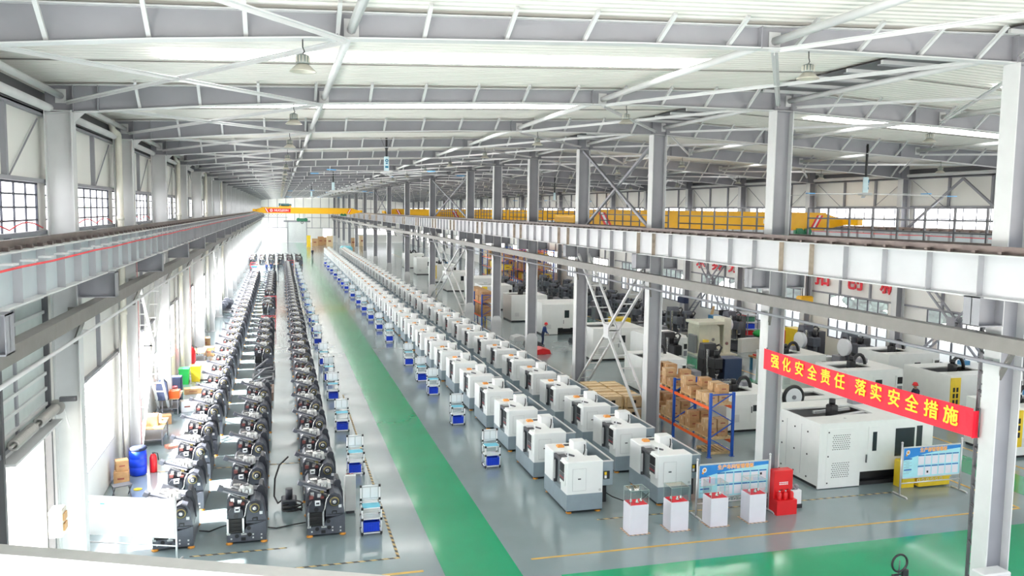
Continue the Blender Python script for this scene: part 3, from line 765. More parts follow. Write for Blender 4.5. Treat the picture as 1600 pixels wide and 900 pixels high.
for k in range(0, 3):
    y = FY[k]+.5; n = 24
    tag(MB().tube([(-5.87, y+i*(BAY-1)/n, 9.42+.16*abs(math.sin(i*math.pi/8))) for i in range(n+1)], .018, 5).build('safety_rope', REDWIRE), 'sagging red rope along the sill of the %s high left window' % nth(k+1), 'rope', 'red ropes at the high left windows')

# caged ladder on the nearest middle column
t = thing('caged_ladder', 'dark caged ladder fixed beside the nearest right-hand column', 'ladder', (16.6, 15.95, 0))
for x in (-.35, .35): MB().bar((x,0,0),(x,0,8.1),.07,.05).build('stile', STEEL_D, t)
for i in range(26): MB().bar((-.35,0,.3+i*.3),(.35,0,.3+i*.3),.03,.03).build('rung', STEEL_D, t)
for i in range(13):
    z = 2.1+i*.47; MB().tube([(-.35,0,z),(-.5,-.25,z),(-.3,-.5,z),(0,-.56,z),(.3,-.5,z),(.5,-.25,z),(.35,0,z)], .035, 5).build('cage_hoop', STEEL_D, t)
for a in ((-.45,-.33), (0,-.56), (.45,-.33)): MB().bar((a[0],a[1],2.3),(a[0],a[1],8.1),.04,.03).build('cage_bar', STEEL_D, t)

# red slogan banner between the first two middle columns
t = thing('banner', 'long red cloth banner with yellow slogan characters between two columns', 'banner', (15.5, 15.34, 4.9))
mb = MB(); n = 40; L = 8.66
def by(i): return i*L/n
vs = []; 
for i in range(n+1):
    u = i/n; sag = -.06*math.sin(u*math.pi); ww = .012*math.sin(u*60)
    for j in range(4): vs.append((ww*(j in (1,2)), by(i), sag+.68*j/3))
vs2 = [(x+.01, y, z) for x, y, z in vs]
mb._add(vs, [(i*4+j, (i+1)*4+j, (i+1)*4+j+1, i*4+j+1) for i in range(n) for j in range(3)])
mb._add(vs2, [(i*4+j, i*4+j+1, (i+1)*4+j+1, (i+1)*4+j) for i in range(n) for j in range(3)])
mb.box(0, -.005, 0, .01, 0, .68).box(0, L, 0, .01, L+.005, .68)
cl = mb.build('cloth', REDCLOTH, t)
for ch, yy in zip('强化安全责任落实安全措施', BANY):
    text('lettering', ch, .47, YELLET, (-.02, yy-15.34, .335), (R90, 0, -R90), cl, .012, .003)
MB().box(.0, -.02, -.02, .6, 0, .62).build('end_cloth', REDCLOTH, t)
for y in (-.1, L): MB().cyl((.1, y, .02), (.1, y, .7), .02, 6).build('batten', STEEL_D, t)
for ch, yy in zip('求真务实开拓创新', (68.7, 65.8, 63.0, 60.1, 54.3, 50.9, 47.4, 44.1)):
    tag(text('wall_character', ch, 1.75, REDLET, (XR-.16, yy, 5.72), (R90, 0, -R90), None, .03, .03),
        'red wall character %s of the slogan high on the right-hand wall' % ch, 'sign', 'red slogan characters on the right wall')
# ================================================================== the rows of machines
def make_lathe():
    """white and grey turning machine: 1.27 wide (x), 2.42 long (y), door and operator panel on the -x side"""
    t = thing('cnc_lathe', 'x', 'machine')
    b = MB(); b.prism([(0,.1),(1.27,.1),(1.27,.66),(0,.66)], 'y', 0, 2.42); b.m = 1
    b.box(.02,.02,.07,1.25,2.4,.1)
    b.build('base', [BASEG, BLACK], t)
    o = MB()
    o.rbox(0, 1.5, .66, 1.27, 2.42, 1.72, .02)                                   # rear housing
    o.rbox(.0, .0, .66, 1.27, .64, 1.76, .02)                                      # front housing
    o.prism([(.42,.66),(.42,1.74),(.86,1.74),(1.0,1.5),(1.0,.66)], 'y', .64, 1.55) # sliding guard between them
    o.box(1.2, .64, .66, 1.27, 1.55, 1.5).box(1.0,.64,.66,1.2,1.55,.95)
    o.build('housing', WHITE, t)
    d = MB(); d.m = 0; d.box(.14, .64, .66, .2, 1.5, 1.58); d.m = 1
    for a in ((.03,1.42,.66,.12,1.5,1.66), (.03,.64,1.56,.12,1.5,1.66), (.2,.64,1.5,.42,1.5,1.6)): d.box(*a)
    d.build('sliding_door', [BASEG_D, STEEL_D], t)
    MB().box(-.02, 1.36, .8, .05, 1.42, 1.45).build('door_handle', STEEL_L, t)
    c = MB(); c.m = 0; c.rbox(-.05,.1,.95,.02,.6,1.7,.012); c.m = 1; c.box(-.065,.16,1.36,-.05,.56,1.66); c.m = 2; c.box(-.065,.16,1.08,-.05,.56,1.34)
    c.m = 3
    for i in range(4): c.box(-.07,.2+i*.1,1.16,-.06,.25+i*.1,1.2)
    c.build('control_panel', [WHITE, BLACK, STEEL_D, RED], t)
    h = MB(); h.m = 0; h.box(.2,-.012,.78,.66,0,1.52); h.m = 1
    for a in ((.19,-.016,.77,.2,0,1.53),(.66,-.016,.77,.67,0,1.53),(.19,-.016,1.52,.67,0,1.53),(.19,-.016,.77,.67,0,.78)): h.box(*a)
    hh = h.build('hatch', [WHITE, STEEL_L], t)
    MB().box(.38,-.03,1.16,.48,-.012,1.2).build('latch', STEEL_D, hh)
    MB().cyl((1.17,-.012,.76),(1.17,0,.76),.045,14).build('emblem', STEEL_L, t)
    k = MB()                                                                       # open coolant and chip tray along the right side
    k.box(1.29,.32,.78,1.76,.36,1.6).box(1.29,2.9,.78,1.76,2.94,1.6).box(1.72,.36,.78,1.76,2.9,1.6).box(1.29,.36,.78,1.33,2.9,1.45).box(1.33,.36,.78,1.72,2.9,.86)
    k.m = 1; k.box(1.27,.30,1.6,1.78,.37,1.63).box(1.71,.37,1.6,1.78,2.95,1.63)
    k.build('chip_tray', [BASEG, STEEL_L], t)
    j = MB(); j.m = 0; j.box(1.42,.3,1.0,1.64,.32,1.28); j.m = 1; j.box(1.45,.29,1.15,1.53,.3,1.25); j.m = 2; j.box(1.45,.29,1.03,1.53,.3,1.13)
    j.build('power_panel', [BLACK, YELLOW2, PAPER], t)
    MB().rbox(1.29,.45,.15,1.6,1.0,.72,.03).build('pump_unit', BLACK, t)
    m = MB(); m.rbox(.74,1.5,1.72,1.24,1.95,2.0,.02); q = m.build('motor_box', WHITE, t)
    MB().tube([(1.16,1.54,1.9),(1.16,1.46,1.86),(1.14,1.42,1.7),(1.1,1.42,1.55)], .022, 6).build('cable', BLACK, q)
    MB().rbox(.3,1.85,1.72,.55,2.1,1.79,.03).build('warning_light', M('orange_cap', (.75,.30,.06), .4), t)
    MB().box(.62,2.02,1.72,.86,2.18,1.745).build('vent', STEEL_D, t)
    g = MB(); g.m = 0; g.box(1.02,.9,.95,1.18,1.4,1.35).cyl((1.1,.82,1.2),(1.1,1.48,1.2),.09,10); g.build('feed_motor', CAST, t)
    MB().cyl((.12,.3,1.76),(.12,.3,2.02),.022,8).build('signal_rod', PAPER, t)
    MB().bar((.3,.9,1.78),(.45,.6,1.78),.05,.05).build('door_rail', STEEL_D, t)
    for x in (.12, 1.15):
        for y in (.12, 2.3): MB().lathe([(.1,0),(.1,.025),(.06,.04),(.03,.06),(.03,.1)], (x,y,0), 12).build('levelling_foot', ORANGE_F, t)
    return t
la0 = make_lathe()
la_m = merged_mesh(la0, 'lathe_whole')
NEAR_LA = 13
used = False
for row, X, nm in ((0, 9.07, 'aisle row'), (1, 12.36, 'column row')):
    for i in range(43):
        loc = (X + (.02 if row == 0 else .0)*0 + random.uniform(-.03,.03), 25.22+3.67*i, 0)
        if i == 0 and row == 0: loc = (9.07, 25.22, 0)
        lab = 'white and grey turning machine, %s from the near end, %s' % (nth(i+1), nm)
        grp = 'white turning machines, ' + ('aisle row' if row == 0 else 'column row')
        if i < NEAR_LA:
            if not used: la0.location = loc; la0['label'] = lab; la0['group'] = grp; used = True
            else: dup(la0, loc, 0, lab, grp)
        else:
            o = bpy.data.objects.new('cnc_lathe', la_m); COL.objects.link(o); o.location = loc; tag(o, lab, 'machine', grp)

def make_bed(kind=0):
    """dark slant-bed lathe still without its covers: 1.12 wide, 2.5 long"""
    t = thing('lathe_bed', 'x', 'machine')
    D = 1.95
    b = MB(); b.prism([(0,.07),(1.12,.07),(1.12,.66),(.56,.52),(.47,.33),(.06,.33),(.04,.9),(0,.9)], 'y', 0, D)
    b.m = 1
    for x, z in ((.28,.25),(.62,.47),(.64,.27)): b.cyl((x,-.012,z),(x,.02,z),.06,14)
    b.box(.4,-.012,.1,.53,.02,.2)
    b.m = 2
    for x, z in ((.72,.15),(.72,.25),(.96,.12),(.96,.23),(.1,.15)): b.box(x,-.012,z,x+.045,.0,z+.045)
    b.build('base_casting', [CAST2, BLACK, STEEL_L], t)
    s = MB(); s.prism([(-.02,.88),(.0,1.3),(.08,1.42),(.55,1.22),(.62,1.0),(.5,.6)], 'y', .25, D-.05)
    s.prism([(.02,.78),(.05,1.0),(.13,1.1),(.37,1.1),(.46,1.0),(.47,.78)], 'y', .02, .4)
    s.m = 1; s.prism([(.03,1.40),(.09,1.45),(.62,1.2),(.58,1.12)], 'y', .3, .4).prism([(.03,1.40),(.09,1.45),(.62,1.2),(.58,1.12)], 'y', .95, 1.05)
    s.m = 2; s.cyl((.26,.01,.86),(.26,.03,.86),.07,14)
    s.build('slant_bed', [CAST, MACH, BLACK], t)
    MB().box(.0,-.03,.36,.05,.06,.80).box(-.01,-.03,.30,.1,.05,.36).build('guide_edge', MACH, t)
    MB().box(.44,-.03,.32,.49,.06,.80).box(.4,-.03,.28,.56,.05,.34).build('guide_edge', MACH, t); l = MB()
    l.tube([(.465,-.01,.78),(.52,-.01,.88),(.545,0,1.05),(.58,.02,1.18),(.66,.04,1.29)], .022, 6)
    l.build('headstock_rim', MACH, t)
    w = MB()
    for i in range(7): w.box(.06,-.01+.012*(i%2),.36+i*.06,.43,.06,.41+i*.06)
    w.build('bellows', RUBBER, t)
    h = MB(); h.prism([(.54,.6),(1.12,.6),(1.1,.78),(1.04,1.12),(.96,1.27),(.80,1.34),(.67,1.28),(.58,1.12),(.55,.8)], 'y', .05, .8)
    h.m = 1; h.box(.74,.035,.74,.87,.05,.775).box(.72,.035,.69,.755,.05,.75).box(.845,.035,.69,.88,.05,.775).box(.58,.035,.66,1.06,.05,.675)
    h.m = 2; h.box(.93,.035,.86,1.02,.05,.95)
    h.build('headstock', [CAST2, BLACK, PAPER], t)
    p = MB(); p.m = 0; p.lathe([(.17,0),(.17,.09),(.155,.12)], (.80,.05,1.1), 24, 'y'); p.m = 2; p.lathe([(.14,.118),(.14,.135),(.115,.135)], (.80,.05,1.1), 24, 'y'); p.m = 0; p.lathe([(.11,.1),(.11,.15),(.075,.16)], (.80,.05,1.1), 20, 'y'); p.m = 1; p.lathe([(.055,.15),(.055,.18),(.03,.18)], (.80,.05,1.1), 16, 'y')
    p.build('spindle', [CAST, MACH, GOLD], t)
    n = MB(); n.box(.22,-.06,1.0,.25,.05,1.13).box(.35,-.06,1.0,.38,.05,1.13).box(.22,-.06,1.1,.38,.05,1.13).box(.22,-.06,1.0,.38,.05,1.03); n.build('screw_nut', PAPER, t)
    r = MB(); r.m = 0; r.bar((-.2,.42,1.60),(.58,.42,1.34),.16,.09).bar((-.26,.42,1.64),(-.14,.42,1.58),.22,.13); r.m = 1; r.bar((-.12,.33,1.55),(.58,.33,1.31),.04,.04).bar((-.1,.5,1.60),(.55,.5,1.38),.04,.03)
    r.build('cross_slide', [CAST2, STEEL], t)
    u = MB(); u.prism([(.34,1.36),(.46,1.26),(.74,1.34),(.72,1.5),(.56,1.58),(.34,1.52)], 'y', .5, .82)
    for a in range(4): u.box(.32+a*.1, .4, 1.36+.05*(a%2), .39+a*.1, .56, 1.5+.05*(a%2))
    u.box(.42,.8,1.3,.68,1.0,1.46).cyl((.5,.4,1.38),(.5,.5,1.38),.07,10)
    u.m = 1; u.box(.40,.49,1.4,.44,.5,1.5).box(.52,.49,1.36,.58,.5,1.46).box(.45,.6,1.575,.62,.72,1.585).cyl((.6,.48,1.42),(.6,.5,1.42),.05,10)
    u.build('tool_turret', [M('turret_bright', (.66,.66,.65), .4, .3, var=.15, scale=10), STEEL_D], t)
    q = MB(); q.m = 0; q.box(.1,.2,1.22,.2,.3,1.34).box(.12,1.05,1.32,.34,1.25,1.46).cyl((.1,.3,1.26),(.1,1.8,1.26),.03,8).box(.3,.2,1.16,.42,.3,1.28); q.m = 1; q.box(.06,.14,1.14,.18,.26,1.24).box(.24,1.35,1.22,.36,1.5,1.34).box(.4,.12,1.14,.5,.24,1.2); q.m = 2; q.box(.4,.3,1.24,.5,.4,1.34)
    q.build('feed_gear', [MACH, PINK, GOLD], t)
    m = MB(); m.prism([(.86,.64),(1.14,.64),(1.12,1.1),(1.0,1.5),(.9,1.52),(.84,1.2)], 'y', .85, 1.4); m.cyl((.95,.9,1.4),(.95,.75,1.4),.11,12)
    m.build('motor_guard', CAST, t)
    a = MB(); a.prism([(.5,.62),(.9,.62),(.88,1.15),(.55,1.2)], 'y', 1.42, 1.85); a.cyl((.72,1.45,1.05),(.72,1.25,1.05),.09,12); a.build('tailstock', CAST2, t)
    for x in (.06, 1.05):
        for y in (.06, D-.06): MB().lathe([(.1,0),(.1,.03),(.05,.07)], (x,y,0), 10).build('levelling_foot', ORANGE_F, t)
    return t
bed0 = make_bed(); bed_m = merged_mesh(bed0, 'lathe_bed_whole')
used = False
ROWS = ((-3.66, 30, 'row nearest the windows', (), 0), (-1.6, 30, 'middle row', (6, 7, 8, 14, 15, 16, 19, 20), 0), (.7, 37, 'row nearest the green aisle', (), 0))
for X, n, nm, skip, _ in ROWS:
    c = 0
    for i in range(n):
        if i in skip: continue
        c += 1
        loc = (X+random.uniform(-.03,.03) - (.0 if i else 0), 25.22+3.15*i, 0)
        lab = 'dark uncovered lathe bed, %s from the near end, %s' % (nth(c), nm); grp = 'dark lathe beds, ' + nm
        if i < 13:
            if not used: bed0.location = loc; bed0['label'] = lab; bed0['group'] = grp; used = True
            else:
                d = dup(bed0, loc, 0, lab, grp); d.rotation_euler = (0,0,random.uniform(-.015,.015))
        else:
            o = bpy.data.objects.new('lathe_bed', bed_m); COL.objects.link(o); o.location = loc; tag(o, lab, 'machine', grp)

c = 0
for r in range(2):
    for i in range(6):
        c += 1
        o = bpy.data.objects.new('lathe_bed', bed_m); COL.objects.link(o); o.location = (-5.2+1.6*i, 152+9*r+random.uniform(-.5,.5), 0)
        tag(o, 'dark lathe bed in the far cross group, %s row, %s from the left wall' % (('nearer', 'farther')[r], nth(i+1)), 'machine', 'lathe beds in the far cross group')
# bare welded frames standing in the gaps of the middle row
def bed_frame(x, y, lab, mat, k=0):
    t = thing('bare_chassis', lab, 'frame', (x, y, 0), 0)
    for a in (0, 1.1): MB().bar((a,0,.35),(a,2.2,.35),.1,.14).build('side_beam', mat, t)
    for b in (0, .8, 2.2): MB().bar((0,b,.35),(1.1,b,.35),.08,.12).build('cross_beam', mat, t)
    for a in (0, 1.1):
        for b in (0, 2.2): MB().box(a-.05,b-.05,0,a+.05,b+.05,.36).build('leg', mat, t)
    MB().bar((0,.3,.45),(.7,1.9,.75),.1,.08).bar((.2,0,.42),(1.0,.9,.42),.2,.1).build('loose_rail', STEEL, t)
    return t
bed_frame(-1.55, 44.3, 'low bare steel frame with loose rails, in the gap of the middle bed row', M('primer_brown', (.25,.17,.13), .6))
bed_frame(-1.55, 47.6, 'second bare steel frame behind the first, in the middle bed row gap', STEEL_D)
bed_frame(-1.5, 50.6, 'third bare frame with a dark loose rail, in the middle bed row gap', STEEL_D)
def red_cart(x, y, lab):
    t = thing('wire_cart', lab, 'cart', (x, y, 0))
    for a in (0, 1.1):
        for b in (0, .8): MB().bar((a,b,.08),(a,b,1.15),.05,.05).build('post', CARTRED, t)
    for z in (.3, .75, 1.12):
        mb = MB()
        for b in (0, .8): mb.bar((0,b,z),(1.1,b,z),.04,.04)
        for a in (0, .37, .74, 1.1): mb.bar((a,0,z),(a,.8,z),.03,.03)
        mb.build('rack', CARTRED, t)
    MB().rbox(.1,.1,.32,1.0,.7,.6).build('tray', BLUEM, t)
    for a in (.05, 1.05): MB().cyl((a,.0,.07),(a,.05,.07),.07,10).build('wheel', RUBBER, t)
    return t
red_cart(-1.5, 70.3, 'red wire cart standing in the middle bed row, far part'); red_cart(1.2, 146.5, 'red wire cart at the far end of the bed row beside the green aisle'); red_cart(-4.6, 141, 'red wire cart far off by the left wall'); red_cart(-1.5, 86.5, 'red wire cart in the middle bed row, behind the nearer red cart')
# ================================================================== tool trolleys with blue bins
def make_trolley():
    t = thing('tool_trolley', 'x', 'trolley')
    W, D = .58, .46; f = MB()
    for x in (0, W):
        f.cyl((x,0,.03),(x,0,.86),.024,8).cyl((x,D,.03),(x,D,1.42),.024,8)
    for z in (.08, .52, .86):
        for y in (0, D): f.cyl((0,y,z),(W,y,z),.02,8)
        for x in (0, W): f.cyl((x,0,z),(x,D,z),.02,8)
    for z in (1.0, 1.42): f.cyl((0,D,z),(W,D,z),.02,8)
    f.build('frame', PAPER, t)
    j = MB()
    for x in (0, W):
        for z in (.08, .52, .86): j.cb(x,0,z,.065,.065,.075)
        for z in (.08, .52, .86, 1.0, 1.42): j.cb(x,D,z,.065,.065,.075)
    j.build('pipe_joint', BLACK, t)
    MB().box(.03,.03,.855,W-.03,D-.03,.885).build('shelf', CYAN, t)
    MB().box(.03,.03,.5,W-.03,D-.03,.515).build('shelf', PAPER, t)
    b = MB(); b.m = 0; b.box(.03,D-.01,1.02,W-.03,D+.01,1.4); b.m = 1; b.box(.06,D-.02,1.05,.28,D-.01,1.37).box(.31,D-.02,1.05,.52,D-.01,1.37)
    b.build('notice_panel', [STEEL_L, PAPER], t)
    for x in (0, W):
        for y in (0, D): MB().cyl((x-.015,y,.03),(x+.015,y,.03),.03,10).build('caster', RUBBER, t)
    return t
def make_bin():
    m = MB(); W, D, H = .48, .36, .30
    m.box(0,0,0,W,D,.02)
    for a in ((0,0,.02,.02,D,H),(W-.02,0,.02,W,D,H),(.02,0,.02,W-.02,.02,H),(.02,D-.02,.02,W-.02,D,H),(-.015,-.015,H-.04,W+.015,0,H),(-.015,D,H-.04,W+.015,D+.015,H),(-.015,0,H-.04,0,D,H),(W,0,H-.04,W+.015,D,H)): m.box(*a)
    for i in range(1,6): m.box(i*.08-.006,-.01,.02,i*.08+.006,0,H-.05)
    m.box(.16,-.02,.18,.32,-.005,.2)
    return m
tr0 = make_trolley(); bin_mesh = make_bin().mesh('storage_bin', BINBLUE)
tr_m = merged_mesh(tr0, 'trolley_whole'); used = False
LEFT = [24.95, 30.9, 37.2, 43.6, 48.5, 53.6, 62.1, 68.2, 74.2, 80.3, 86.5, 96.1, 103, 109.6, 116, 123, 130, 137]
RIGHT = [30.6, 37.2, 43.7, 47.4, 52.5, 62.4, 68.9, 75.5, 81.8, 88.1, 95.3, 104.5, 110.6, 116.8, 125.8, 134.9, 144, 153]
for X, ys, nm in ((2.34, LEFT, 'machine-bed side of aisle'), (7.66, RIGHT, 'white-machine side of aisle')):
    for i, y in enumerate(ys):
        lab = 'white tube trolley with cyan shelf, %s from the near end, %s' % (nth(i+1), nm); grp = 'tool trolleys, ' + nm
        if y < 90:
            if not used: tr0.location = (X,y,0); tr0['label'] = lab; tr0['group'] = grp; used = True
            else: dup(tr0, (X+random.uniform(-.05,.05), y, 0), random.uniform(-.03,.03), lab, grp)
        else:
            o = bpy.data.objects.new('tool_trolley', tr_m); COL.objects.link(o); o.location = (X,y,0); tag(o, lab, 'trolley', grp)
        b = bpy.data.objects.new('storage_bin', bin_mesh); COL.objects.link(b); b.location = (X+.05, y+.05, .105)
        tag(b, 'blue plastic bin in the %s trolley from the near end, %s' % (nth(i+1), nm), 'bin', 'blue bins in the trolleys, ' + nm)

# grey operator console beside the near machine bed
t = thing('operator_console', 'pale grey sloping operator console standing behind the nearest left trolley', 'console', (1.98, 26.95, 0), 0)
m = MB(); m.prism([(0,.1),(.55,.1),(.6,.9),(.62,1.1),(.05,1.32),(0,1.28)], 'x', 0, .34); m.build('cabinet', M('console_grey', (.66,.66,.64), .4), t)
MB()._add([(.03,.1,1.315),(.31,.1,1.315),(.31,.55,1.15),(.03,.55,1.15)], [(0,1,2,3)]).build('screen', STEEL, t)
b = MB()
for i in range(3): b.cyl((.08+i*.09,.45,1.18),(.08+i*.09,.46,1.215),.025,10)
b.build('button', RED, t); MB().box(.04,.04,0,.3,.5,.1).build('foot_plate', STEEL_D, t)

# black pump with a hose, and cables on the floor by the near beds
t = thing('hydraulic_pump', 'dark floor pump with coiled black hoses between the two near bed rows', 'pump', (.2, 28.0, 0))
MB().rbox(-.25,-.3,.05,.25,.3,.35,.04).cyl((0,-.1,.35),(0,-.1,.7),.12,12).build('body', CAST, t)
h = MB(); h.tube([(.1,-.3,.15)]+[(.1+.32*math.cos(a*.6),-.5+.25*math.sin(a*.6),.05+.012*a) for a in range(24)], .03, 6).tube([(-.2,0,.3),(-.36,.1,.15),(-.48,.4,.3),(-.45,.75,.8),(-.3,.95,1.2),(0,1.05,1.45)], .03, 6); h.build('hose', RUBBER, t)
tag(MB().tube([(-.45,26.3,.03),(-.2,26.2,.02),(.2,26.35,.02),(.7,26.4,.05)], .018, 6).build('floor_cable', RUBBER), 'black cable on the floor between the nearest middle and aisle beds', 'cable')
tag(MB().tube([(-2.5,26.5,.03),(-2.2,26.4,.02),(-1.9,26.7,.02),(-1.6,26.8,.05)], .018, 6).build('floor_cable', RUBBER), 'black cable on the floor between the nearest window-side and middle beds', 'cable')
tag(MB().tube([(10.55,26.0,.5),(10.9,25.7,.3),(11.5,25.6,.06),(12.0,25.7,.1),(12.34,25.8,.3)], .022, 6).build('power_lead', RUBBER), 'black lead running from the nearest white machine to its right-hand neighbour', 'cable')

# ------------------------------------------------------------------ display plinths
def plinth(x, y, lab, place):
    t = thing('display_plinth', lab, 'display case', (x, y, 0), 0, 'white display plinths')
    MB().rbox(0,0,0,.62,.55,.93,.008).build('pedestal', LILAC, t)
    MB().box(.03,.03,.93,.59,.52,.945).build('red_cloth', REDCLOTH, t)
    g = MB()
    for a in ((0,0,.94,.62,.006,1.4),(0,.544,.94,.62,.55,1.4),(0,.006,.94,.006,.544,1.4),(.614,.006,.94,.62,.544,1.4),(0,0,1.4,.62,.55,1.408)): g.box(*a)
    g.build('glass_case', CASEG, t)
    e = MB()
    for a in ((0,0),(.612,0),(0,.542),(.612,.542)): e.box(a[0],a[1],.94,a[0]+.008,a[1]+.008,1.41)
    for z in (1.4,): e.box(0,0,z,.62,.008,z+.01).box(0,.542,z,.62,.55,z+.01).box(0,0,z,.008,.55,z+.01).box(.612,0,z,.62,.55,z+.01)
    e.build('glass_edge', M('glass_edge_green', (.50,.60,.57), .2), t)
    mb = MB()
    for a in ((-.07,-.07,.69,-.02),(-.07,.57,.69,.62),(-.07,-.02,-.02,.57),(.64,-.02,.69,.57)): mb.box(a[0],a[1],0,a[2],a[3],.004)
    tt = trim(mb, HAZRED); tt.location = (x, y, 0)
    for i in range(3):
        p = MB(); r = .045+.01*(i%2); p.lathe([(r,0),(r,.03),(r*.6,.03),(r*.6,.09),(r*.3,.11)], n=14)
        o = p.build('turned_part', MACH, None, (x+.14+i*.17, y+.2+.1*((i+1)%2), .946))
        tag(o, 'small turned steel part on the red cloth %s, %s from the left' % (place, nth(i+1)), 'metal part', 'steel parts shown ' + place)
plinth(10.41, 23.08, 'white display plinth with glass top, leftmost of the four', 'in the leftmost plinth')
plinth(11.78, 23.04, 'white display plinth with glass top, second from the left', 'in the second plinth')
plinth(13.2, 23.07, 'white display plinth with glass top, third, before the notice board', 'in the third plinth')
plinth(14.62, 23.1, 'white display plinth with glass top, beside the red fire cabinet', 'in the rightmost plinth')

# ------------------------------------------------------------------ notice boards
BOARDBLUE = M('board_blue', (.02,.22,.62), .45, var=.1, scale=2); BOARDCY = M('board_cyan', (.42,.78,.86), .45, var=.08, scale=1.5)
SHEET = M('sheet_pink', (.80,.76,.83), .6, var=.03); ORLET = M('title_orange', (.90,.36,.02), .5); DKBLUE = M('strip_blue', (.01,.10,.38), .5)
def board(x, y, W, lab, title, cols, seed, z0=.62, z1=1.78):
    t = thing('notice_board', lab, 'notice board', (x, y, 0))
    for a in (0, W): MB().cyl((a,0,.03),(a,0,z1+.14),.032,12).ball((a,0,z1+.17),.042).build('post', CHROME, t)
    for a in (0, W): MB().tube([(a,-.38,.0),(a,-.33,.04),(a,.33,.04),(a,.38,.0)], .03, 8).build('foot', CHROME, t)
    MB().cyl((0,0,.45),(W,0,.45),.022,10).build('rail', CHROME, t)
    o = MB()
    for i in range(6): o.torus((W*.3+i*W*.075,0,.52),.05,.008,'y',14,5)
    o.build('scroll', CHROME, t)
    f = MB(); f.box(.03,-.03,z0,W-.03,.03,z0+.035).box(.03,-.03,z1-.035,W-.03,.03,z1).box(.03,-.03,z0,.065,.03,z1).box(W-.065,-.03,z0,W-.03,.03,z1); f.build('board_frame', CHROME, t)
    p = MB(); p.m = 0; p.box(.065,-.012,z0+.035,W-.065,.012,z1-.035); p.m = 1
    pts = [(.065, z1-.035), (W-.065, z1-.035), (W-.065, z1-.15)] + [(W-.065-(W-.13)*i/12, z1-.15-.07*math.sin(i/12*2.2)-.28*(i/12)**3) for i in range(1, 13)]
    p.prism(pts, 'y', -.018, -.012)
    pn = p.build('printed_panel', [BOARDCY, BOARDBLUE], t)
    text('lettering', title, .17, PAPER, (W*.52,-.021,z1-.15), (R90,0,0), pn, .012, .001); text('lettering', title, .17, ORLET, (W*.52,-.025,z1-.15), (R90,0,0), pn, .004, .001)
    e = MB(); e.m = 0; e.torus((.25,-.02,z1-.2),.07,.018,'y',14,5); e.m = 1; e.bar((.18,-.02,z1-.32),(.3,-.02,z1-.12),.01,.06); e.build('badge', [PAPER, ORLET], pn)
    x0 = W*.27; cw = (W-.1-x0)/cols
    for r in range(2):
        for c in range(cols):
            xx = x0+c*cw; zt = z1-.36-r*.40
            MB().box(xx,-.022,zt,xx+cw*.88,-.012,zt+.035).build('heading_strip', DKBLUE, pn)
            MB().box(xx+.01,-.02,zt-.32,xx+cw*.85,-.012,zt-.02).build('notice_sheet', SHEET, pn)
    for z in (.44, .84): MB().box(.12,-.022,z1-z-.02,.12+W*.12,-.012,z1-z+.02).build('heading_strip', DKBLUE, pn)
    s = MB()
    for i in range(9): s.box(.1+.1*(i%2),-.02,z1-.53-i*.055,.1+.1*(i%2)+W*.09,-.012,z1-.523-i*.055)
    s.build('text_line', STEEL, pn)
    if seed == 1:
        q = MB().box(.14,-.024,z1-.74,W*.24,-.018,z1-.44).build('chart', SHEET, pn); MB().box(W*.16,-.026,z1-.66,W*.175,-.0242,z1-.44).build('chart_mark', RED, pn)
        MB().box(W*.86,-.026,z1-.50,W*.86+.07,-.02,z1-.42).build('photo', BLACK, pn)
    else: MB().box(x0+cw*1.3,-.026,z1-1.0,x0+cw*1.3+.07,-.02,z1-.92).build('photo', BLACK, pn)
    return t
board(13.17, 23.98, 2.72, 'blue and cyan notice board on steel stand behind the plinths', '生产车间管理看板', 6, 1)
board(21.38, 24.15, 2.62, 'blue and cyan notice board on steel stand before the big white machine', '生产部管理看板', 6, 2)
wb = thing('glare_board', 'glare-whitened notice board on a thin stand at the lower left, before the window-side beds', 'board', (-5.75, 25.3, 0), -.36)  # notice board with its overexposed look put into a plain white colour
W = 3.05
for a in (0, W): MB().cyl((a,0,.0),(a,0,1.95),.028,10).build('post', CHROME, wb)
for a in (0, W): MB().bar((a,-.35,.03),(a,.35,.03),.05,.05).build('foot', CHROME, wb)
MB().cyl((0,0,.5),(W,0,.5),.022,8).build('rail', CHROME, wb)
MB().box(.03,-.02,.72,W-.03,.02,1.85).build('panel', M('glare_white', (.90,.90,.90), .5, var=.0), wb)
s = MB()
for x, z in ((.4,1.66),(.85,1.62),(.3,1.6)): s.box(x,-.025,z,x+.12,-.02,z+.03)
s.build('glare_print', CYAN, wb)  # the few marks left of a print washed out by glare

# red fire cabinet with extinguishers, white bin behind
t = thing('fire_cabinet', 'red upright fire cabinet standing in front of the second middle column', 'fire cabinet', (15.9, 23.7, 0))
MB().rbox(0,0,.02,.72,.32,1.45,.015).build('cabinet', RED, t)
m = MB()
for z, x1 in ((1.02,.5),(.96,.48)): 
    for i in range(5): m.box(.2+i*.07,-.006,z,.25+i*.07,.0,z+.035)
m.build('white_print', PAPER, t)
MB().box(-.02,-.25,0,.74,0,.5).build('holder', RED, t)
for i in range(3):
    e = thing('fire_extinguisher', 'red fire extinguisher in the holder before the fire cabinet, %s from the left' % nth(i+1), 'fire extinguisher', (16.03+i*.23, 23.57, .5), 0, 'extinguishers in the red holder')
    MB().lathe([(.07,0),(.075,.02),(.075,.2),(.05,.25),(.03,.27)], n=14).build('cylinder', RED, e); MB().lathe([(.03,.27),(.03,.31),(.0,.31)], n=10).build('valve', CHROME, e); MB().bar((0,0,.32),(.1,-.02,.35),.02,.02).build('lever', BLACK, e)
t = thing('waste_bin', 'white square bin with black base beside the red fire cabinet', 'bin', (16.75, 23.95, 0))
